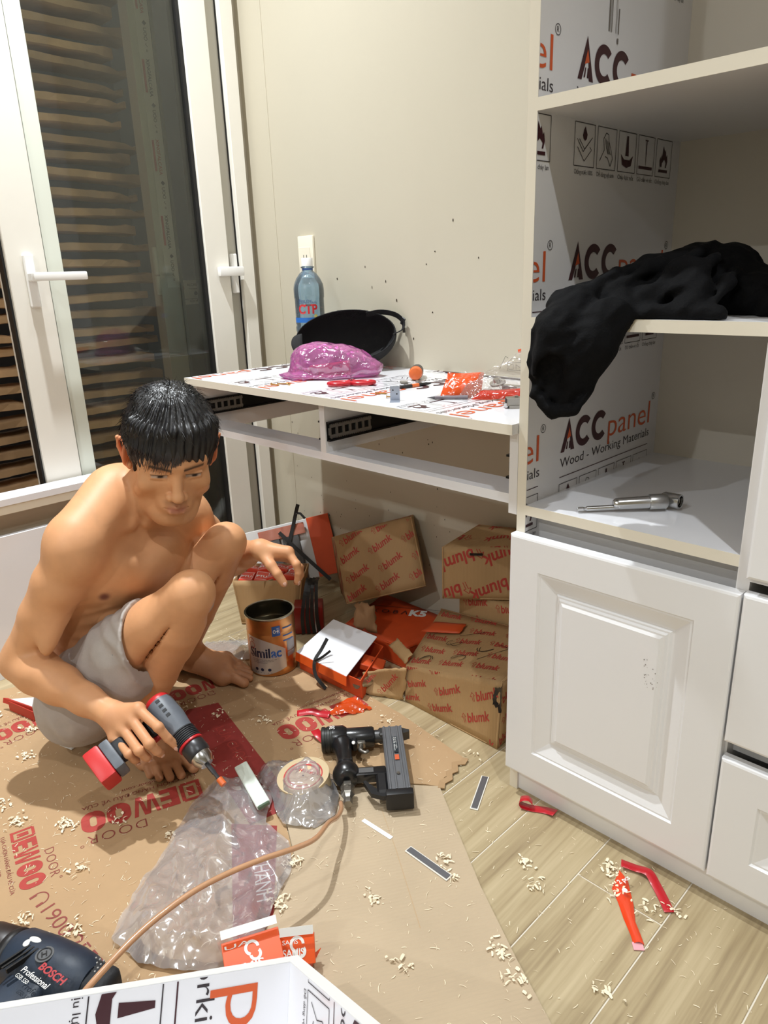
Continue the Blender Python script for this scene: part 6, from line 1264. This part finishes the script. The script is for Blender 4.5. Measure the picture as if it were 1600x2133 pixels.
    LF = {'index': [[0.788, -0.539, 0.390], [0.817, -0.539, 0.367], [0.822, -0.539, 0.347], [0.817, -0.540, 0.325]], 'middle': [[0.778, -0.530, 0.380], [0.803, -0.524, 0.352], [0.802, -0.521, 0.328], [0.792, -0.524, 0.310]],
          'ring': [[0.764, -0.520, 0.368], [0.785, -0.507, 0.340], [0.785, -0.505, 0.320], [0.773, -0.507, 0.305]], 'pinky': [[0.750, -0.513, 0.358], [0.767, -0.496, 0.336], [0.764, -0.493, 0.319], [0.755, -0.495, 0.307]], 'thumb': [[0.746, -0.578, 0.382], [0.777, -0.582, 0.367], [0.796, -0.580, 0.351], [0.808, -0.573, 0.328]]}
    for W, FG, s in ((RW, RF, 1), (LW, LF, 1)):
        A4 = {k: [V3(*q) for q in v] for k, v in FG.items()}
        for nm, w in (('index', .0135), ('middle', .0135), ('ring', .013), ('pinky', .012)):
            m = A4[nm][0]; R.cone(W + (m - W) * .08, m, .019, w, .012)
        R.cone(A4['index'][0], A4['pinky'][0], .0115, .010, .008)
        for nm, r in (('index', .0092), ('middle', .0095), ('ring', .009), ('pinky', .0078)):
            q = A4[nm]; R.cone(q[0], q[1], r * 1.12, r * 1.0, .005); R.ell(q[1], (r * 1.1,) * 3, None, .003); R.cone(q[1], q[2], r * .98, r * .92, .0025); R.cone(q[2], q[3], r * .92, r * .82, .0025)
        q = A4['thumb']; R.cone(W + (q[0] - W) * .5, q[1], .015, .0125, .012); R.cone(q[1], q[2], .0120, .0108, .004); R.cone(q[2], q[3], .0108, .0094, .003)
    # ---- head and face
    HA = [hF, hL, hU]
    def he(f, l, u, r, k=.015, sub=False, ax=None): R.ell(hp(f, l, u), tuple(HS * x for x in r), ax or HA, k, sub)
    def hc(a, b, r0, r1, k=.01, sub=False): R.cone(hp(*a), hp(*b), HS * r0, HS * r1, k, sub)
    he(-.008, 0, .035, (.096, .076, .084), .02); he(.022, 0, -.030, (.068, .062, .078), .03); he(.030, 0, .030, (.062, .068, .050), .02)
    hc((.052, -.014, -.098), (.052, .014, -.098), .026, .026, .03); he(.077, 0, -.103, (.014, .018, .015), .02)
    for s in (-1, 1):
        hc((.000, s * .054, -.062), (.058, s * .020, -.102), .017, .017, .03); he(.056, s * .044, -.018, (.022, .020, .017), .02)
        hc((.083, s * .010, .026), (.070, s * .046, .030), .010, .010, .014)
        he(.093, s * .031, .004, (.016, .019, .0115), .010, True)                       # eye socket
        he(.0705, s * .0315, .0035, (.0135, .0150, .0125), .004)                        # eyeball under the lids
        hc((.0838, s * .018, .0075), (.0795, s * .046, .0065), .0038, .0036, .003); hc((.0830, s * .019, -.0035), (.0785, s * .045, -.0025), .0030, .0030, .004)
        hc((.064, s * .055, -.03), (.040, s * .060, -.055), .008, .010, .02)
    hc((.082, 0, .018), (.104, 0, -.030), .0075, .0105, .010); he(.1065, 0, -.034, (.0115, .0115, .0098), .006)
    for s in (-1, 1): he(.0955, s * .0135, -.0385, (.010, .0075, .0078), .005); he(.1010, s * .0065, -.0455, (.0055, .0038, .0032), .003, True)
    he(.078, 0, -.066, (.018, .030, .022), .015)
    hc((.0965, 0, -.0615), (.0850, -.0235, -.0665), .0052, .0030, .004); hc((.0965, 0, -.0615), (.0850, .0235, -.0665), .0052, .0030, .004)
    hc((.0945, -.010, -.0735), (.0945, .010, -.0735), .0062, .0062, .005); hc((.0945, 0, -.0735), (.0850, -.0215, -.0685), .0055, .003, .004); hc((.0945, 0, -.0735), (.0850, .0215, -.0685), .0055, .003, .004)
    R.chain([hp(.0870, -.024, -.0672), hp(.1015, -.008, -.0672), hp(.1015, .008, -.0672), hp(.0870, .024, -.0672)], [.0011] * 4, .0022, True)
    hc((.099, 0, -.049), (.0985, 0, -.057), .0022, .0022, .003, True)
    for s in (-1, 1):                                                                   # ears
        eax = [nrm(hF + hL * s * .45), nrm(hL * s - hF * .45), hU]
        he(-.014, s * .0815, .000, (.0200, .0080, .033), .006, ax=eax); he(-.010, s * .0895, .001, (.011, .006, .020), .004, True, eax)
        R.chain([hp(.004, s * .076, .012), hp(-.006, s * .087, .031), hp(-.022, s * .096, .026), hp(-.028, s * .094, .002), hp(-.016, s * .085, -.026)], [.0042] * 5, .004); he(-.004, s * .077, -.027, (.008, .006, .009), .005)
    # ---- surface detail: belly creases, ribs, knee and sole dimples
    def crease(P):
        q = P - tp(.0, 0, -.13); f = q @ fw; l = q @ lf; s = q @ sp
        d = np.zeros(len(P))
        for s0, a in ((.030, .0060), (.0, .0075), (-.030, .0060)): d += a * np.exp(-((s - s0 - .10 * (l + .02) ** 2 - .1 * l) / .0042) ** 2) * (f > .02) * np.exp(-(l / .11) ** 2)
        g = tp(.0, 0, 0); q = P - g; f = q @ fw; l = q @ lf; s = q @ sp
        d += .0016 * np.sin((s + .55 * np.abs(l)) * 190) * np.exp(-((s + .035) / .05) ** 2) * (f > -.02) * (np.abs(l) > .05) * (np.abs(l) < .16)
        d += .0030 * np.exp(-(l / .007) ** 2) * (f > .05) * np.exp(-((s - .05) / .07) ** 2)
        return d * (np.linalg.norm(P - tp(.03, 0, -.04), axis=1) < .20) * (np.linalg.norm(P - RK, axis=1) > .20)
    R.disp(crease)
    # ---- mesh: coarse body plus fine head and hands out of the same surface
    parts = []
    boxes = [(V3(.555, -.94, .545), V3(.90, -.62, .90), .0019), (RW + V3(-.012, -.05, -.09), V3(1.0, -.90, .265), .0019), (LW + V3(-.0, -.035, -.11), V3(.85, -.46, .425), .0019), (V3(.745, -.985, -.01), V3(.88, -.84, .06), .0019), (V3(.54, -.66, -.01), V3(.68, -.53, .06), .0022)]
    F, ax = eval_recipe(R, (.28, -1.18, -.012), (1.0, -.44, .82), .0044); V, Q = surface_nets(F, ax); del F
    V = relax(V, Q, 2)
    keep = np.ones(len(Q), bool); cen = V[Q].mean(1)
    for lo, hi, h in boxes: keep &= ~((cen > lo + .0030) & (cen < hi - .0030)).all(1)
    parts.append((V, Q[keep]))
    for lo, hi, h in boxes:
        F, ax = eval_recipe(R, lo - .012, hi + .012, h); v, q = surface_nets(F, ax); v = relax(v, q, 2); c = v[q].mean(1); k = ((c > lo) & (c < hi)).all(1); parts.append((v, q[k]))
    VV = []; QQ = []; n = 0
    for v, q in parts: VV.append(v); QQ.append(q + n); n += len(v)
    V = np.concatenate(VV); Q = np.concatenate(QQ)
    used = np.zeros(len(V), bool); used[Q.ravel()] = True; idx = np.cumsum(used) - 1; V = V[used]; Q = idx[Q]
    # ---- albedo of the skin itself
    L = lambda r, g, b: np.array([lin(r), lin(g), lin(b)])
    C = np.tile(L(214, 158, 114), (len(V), 1))
    def blend(w, col):
        nonlocal C
        w = np.clip(w, 0, 1)[:, None]; C = C * (1 - w) + col * w
    q = V - HC; hf, hl, hu = q @ hF / HS, q @ hL / HS, q @ hU / HS; inhead = (np.abs(hf) < .14) & (np.abs(hl) < .1) & (np.abs(hu) < .16)
    blend(np.exp(-((hu + .0672) / .0085) ** 2 - (hl / .019) ** 4) * (hf > .078) * inhead, L(182, 118, 98))                   # lips
    blend(.38 * np.exp(-((hu + .0535) / .0055) ** 2 - (hl / .024) ** 4) * (hf > .075) * inhead, L(110, 80, 62))             # faint moustache
    blend(.25 * np.exp(-((hu + .092) / .02) ** 2 - (hl / .03) ** 2) * (hf > .05) * inhead, L(140, 104, 80))
    for s in (-1, 1):
        br = np.exp(-((hu - .0245 - .08 * (.033 - np.abs(hl - 0)) * 0 - .15 * (np.abs(hl) - .03) * (np.abs(hl) < .03)) / .0042) ** 2) * (hl * s > .011) * (hl * s < .050) * (hf > .05) * inhead
        blend(.92 * br, L(34, 26, 22))
        e = np.exp(-((hu - .0022) / .0032) ** 4) * (np.abs(hl * s - .0315) < .0145) * (hf > .07) * inhead
        blend(e, L(196, 178, 166)); blend(np.exp(-(((hl * s - .0315) - .002 * s) / .0058) ** 4 - ((hu - .0015) / .005) ** 4) * (hf > .07) * inhead * e * 1.2, L(24, 16, 14))
        blend(.9 * np.exp(-((hu - .0058) / .0013) ** 2) * (np.abs(hl * s - .0315) < .016) * (hf > .07) * inhead, L(30, 20, 18))
        blend(.35 * np.exp(-((np.abs(hl) - .088) / .012) ** 2) * (np.abs(hl) > .078) * inhead * (hf < .02) * (hf > -.05) * (np.abs(hu) < .04), L(214, 110, 78))  # ears
        t = V - tp(.118, s * .088, .022); blend(np.exp(-((t ** 2).sum(1) / .0115 ** 2) ** 2), L(120, 70, 56))
    foot_w = np.clip((.075 - V[:, 2]) / .03, 0, 1); blend(.45 * foot_w, L(150, 104, 80))
    hand_w = (np.linalg.norm(V - V3(.89, -.985, .17), axis=1) < .09) | (np.linalg.norm(V - V3(.79, -.54, .34), axis=1) < .07)
    blend(.18 * hand_w, L(200, 132, 100))
    me = np_mesh('body', V, Q, C); me.materials.append(vcolmat('tanned skin', 0.5, spec=.35, sss=0.08, bump=0.05, bscale=260, noise=0.05, nscale=30))
    root = thing('person', 'shirtless person in grey shorts squatting barefoot with a cordless drill', 'person', (.62, -.85, .003))
    root_loc = Vector((.62, -.85, 0))
    def attach(o): o.parent = root; o.matrix_parent_inverse = Matrix.Translation(-root_loc)
    o = bpy.data.objects.new('body', me); link(o); attach(o)
    # ---- nails
    body_o = o
    for FG in (RF, LF):
        for nm, q in FG.items():
            a, b_ = Vector(q[2]), Vector(q[3]); d = (b_ - a).normalized(); camd = Vector((0, 0, 1))
            k0 = Vector(q[1]); up = (a - (k0 + b_) * .5); up = (up - d * up.dot(d)); up = up.normalized() if up.length > 1e-5 else camd
            r = .0082 if nm != 'thumb' else .0094; nb = NB()
            M = frame(b_ + up * (r * .86) + d * .001, d, d.cross(up) * -1); t = bmesh.new(); bmesh.ops.create_icosphere(t, subdivisions=2, radius=1)
            for v in t.verts: v.co = Vector((v.co.x * .0062, v.co.y * .0045, v.co.z * .0016))
            join(nb, t, M); obj('fingernail', nb, mat('fingernail', (214, 168, 146), .3), body_o, 'all')
    # ---- hair: a dense cap plus combed locks
    Hh = Recipe(); HH = lambda f, l, u, r, k=.01, sub=False: Hh.ell(hp(f, l, u), tuple(HS * x for x in r), HA, k, sub)
    HH(-.010, 0, .044, (.108, .088, .094), .01); HH(-.045, 0, .005, (.062, .074, .060), .02)
    HH(.105, 0, -.045, (.060, .125, .085), .012, True)                                   # cut the face free
    for s in (-1, 1): HH(-.006, s * .098, -.018, (.036, .034, .052), .006, True)
    HH(-.03, 0, -.10, (.10, .10, .055), .01, True)
    for s in (-1, 1): Hh.cone(hp(.024, s * .074, .030), hp(.027, s * .070, -.018), .008, .003, .008)
    r = random.Random(4)
    for i in range(22):                                                                  # fringe
        l = -.068 + .0065 * i + r.uniform(-.003, .003); sw = -.010 + r.uniform(-.005, .007); end = .020 + r.uniform(-.006, .012) + (.016 if .012 < l < .040 else 0) + (-.006 if -.03 < l < 0 else 0) + .012 * (abs(l) / .07) ** 3
        f0 = .090 - .62 * l * l / .07; Hh.cone(hp(f0 - .016, l, .085), hp(f0 - .006, l + sw * .4, .055), .013, .0095, .012); Hh.cone(hp(f0 - .006, l + sw * .4, .055), hp(f0 - .004, l + sw, end), .0085, .0010, .007)
    def locks(P):
        q = P - HC; f, l, u = q @ hF, q @ hL, q @ hU; a = np.arctan2(l, f + .02)
        return .0022 * np.sin(a * 46 + 9 * vnoise(P, 30, 3)) + .0032 * vnoise(P, 120, 5) + .0018 * vnoise(P, 260, 6)
    Hh.disp(locks)
    F, ax = eval_recipe(Hh, (.53, -.92, .55), (.90, -.61, .87), .0021); hv, hq = surface_nets(F, ax); hv = relax(hv, hq, 1)
    hair_m = mat('black hair', (16, 15, 17), .42, noise=.3, nscale=90, spec=.55)
    hm = np_mesh('hair', hv, hq); hm.materials.append(hair_m); ho = bpy.data.objects.new('hair', hm); link(ho); attach(ho)
    hb = NB(); rr = random.Random(8); crown = Vector(hp(-.055, .01, .125))
    nv = len(hv); hnorm = np.zeros_like(hv); fn = np.cross(hv[hq[:, 2]] - hv[hq[:, 0]], hv[hq[:, 3]] - hv[hq[:, 1]])
    for i in range(4): np.add.at(hnorm, hq[:, i], fn)
    hnorm /= np.linalg.norm(hnorm, axis=1)[:, None] + 1e-9
    for i in range(3400):
        j = rr.randrange(nv); p = Vector(hv[j]); n = Vector(hnorm[j])
        if (hnorm[j] @ hU) < -.3 or ((hv[j] - HC) @ hU) / HS < .03: continue
        if ((hv[j] - HC) @ hU) / HS < .085 and ((hv[j] - HC) @ hF) > .05: continue
        d = (p - crown); d = d - n * d.dot(n)
        if d.length < .004: d = Vector(hF)
        d.normalize(); d = (d * .8 + Vector(hF) * .35 + Vector((rr.uniform(-.3, .3), rr.uniform(-.3, .3), rr.uniform(-.2, .2)))); d = (d - n * d.dot(n)).normalized()
        ln = rr.uniform(.012, .026); side = n.cross(d) * rr.uniform(.0005, .0010); prev = None
        for k, (t, lift) in enumerate(((0, -.001), (.4, .0014), (.75, .0014), (1, .0002 + rr.uniform(0, .0022)))):
            c = p + d * ln * t + n * (lift - (ln * t) ** 2 / .16); wv = side * (1 - .85 * t); cur = (hb.verts.new(c - wv), hb.verts.new(c + wv))
            if prev: hb.faces.new((prev[0], prev[1], cur[1], cur[0]))
            prev = cur
    for i in range(420):                                                                  # combed fringe strands
        l = rr.uniform(-.066, .066); f0 = .100 - .62 * l * l / .07; sw = -.012 + rr.uniform(-.008, .008); e = .024 + rr.uniform(-.012, .016) + (.014 if .012 < l < .040 else 0); prev = None
        P_ = [hp(f0 - .030, l, .105), hp(f0 - .008, l + sw * .3, .078), hp(f0, l + sw * .6, .052), hp(f0 - .004, l + sw, e)]; sd_ = Vector(hL) * rr.uniform(.0005, .0011)
        for k, c in enumerate(P_):
            wv = sd_ * (1 - .25 * k); c = Vector(c); cur = (hb.verts.new(c - wv), hb.verts.new(c + wv))
            if prev: hb.faces.new((prev[0], prev[1], cur[1], cur[0]))
            prev = cur
    so = obj('hair_strands', hb, mat('black hair strands', (22, 21, 26), .34, spec=.7), None, 'all'); so['kind'] = 'stuff'; so.parent = ho; 
    # ---- shorts
    Sh = Recipe()
    Sh.ell(PEL + V3(.022, .01, -.006), (.098, .128, .092), [nrm(V3(.87, .45, 0)), nrm(V3(-.45, .87, 0)), V3(0, 0, 1)], .04)
    Sh.ell(PEL + V3(.026, .005, .022), (.096, .126, .056), [nrm(V3(.87, .45, 0)), nrm(V3(-.45, .87, 0)), V3(0, 0, 1)], .03)
    for H, K, A, e in ((RH, RK, RA, .62), (LH, LK, LA, .64)):
        th = K - H; Sh.chain([H, H + th * .4, H + th * (e + .12)], [.084, .073, .067], .025)
        Sh.chain([H + V3(0, 0, -.03), H + th * .40 + V3(.01, 0, -.040), H + th * (e + .06) + V3(.0, 0, -.026)], [.082, .066, .054], .025)
    Sh.ell(RH + V3(.0, -.01, -.05), (.100, .085, .078), None, .04)
    def folds(P):
        d = .0045 * vnoise(P, 38, 11) + .0060 * (np.abs(vnoise(P, 62, 12)) - .2) + .0040 * (np.abs(vnoise(P, 130, 13)) - .2)
        th = RK - RH; q = P - RH; t = (q @ th) / (th @ th); d += .0024 * np.sin(t * 60 + 5 * vnoise(P, 25, 14)) * np.exp(-((t - .55) / .18) ** 2)
        return d
    Sh.disp(folds)
    F, ax = eval_recipe(Sh, (.26, -1.17, .004), (.95, -.60, .48), .0042)
    GX, GY, GZ = ax[0][:, None, None], ax[1][None, :, None], ax[2][None, None, :]
    for H, K, e in ((RH, RK, .60), (LH, LK, .64)):                                       # cut the hems and hollow the legs
        th = K - H; n_ = nrm(th); n_ = nrm(n_ + (V3(0, 0, -.50) if K is RK else 0)); c0 = H + th * e
        near = ((GX - K[0]) ** 2 + (GY - K[1]) ** 2 + (GZ - K[2]) ** 2) < .30 ** 2
        dpl = ((GX - c0[0]) * n_[0] + (GY - c0[1]) * n_[1] + (GZ - c0[2]) * n_[2]).astype('f4')
        other = ((GX - (LK if K is RK else RK)[0]) ** 2 + (GY - (LK if K is RK else RK)[1]) ** 2 + (GZ - (LK if K is RK else RK)[2]) ** 2) < ((GX - K[0]) ** 2 + (GY - K[1]) ** 2 + (GZ - K[2]) ** 2)
        F = np.where(near & ~other, np.maximum(F, dpl), F)
        ab = th; px, py, pz = GX - H[0], GY - H[1], GZ - H[2]; t = np.clip((px * ab[0] + py * ab[1] + pz * ab[2]) / (ab @ ab), .3, 1.2)
        dd = np.sqrt((px - t * ab[0]) ** 2 + (py - t * ab[1]) ** 2 + (pz - t * ab[2] + .012 * t) ** 2) - (.067 - .010 * t)
        F = np.where((t > .45), np.maximum(F, -dd.astype('f4') - .0), F)
    # open waist
    F = np.maximum(F, ((GX - PEL[0]) * sp[0] + (GY - PEL[1]) * sp[1] + (GZ - PEL[2]) * sp[2] - .105).astype('f4') + 0 * F) if False else F
    sv, sq = surface_nets(F.astype('f4'), ax); sv = relax(sv, sq, 2)
    sm = np_mesh('shorts', sv, sq); sm.materials.append(mat('grey cotton shorts', (176, 168, 162), .75, noise=.05, nscale=60, bump=.15, bscale=300, sheen=.1))
    so2 = bpy.data.objects.new('shorts', sm); link(so2); attach(so2)
    # side-seam zip tape along the right leg
    th = RK - RH; sb = NB(); n1 = nrm(np.cross(th, V3(0, 0, 1))); 
    return dict(RH=RH, RK=RK, root=root)
PERSON = build_person()
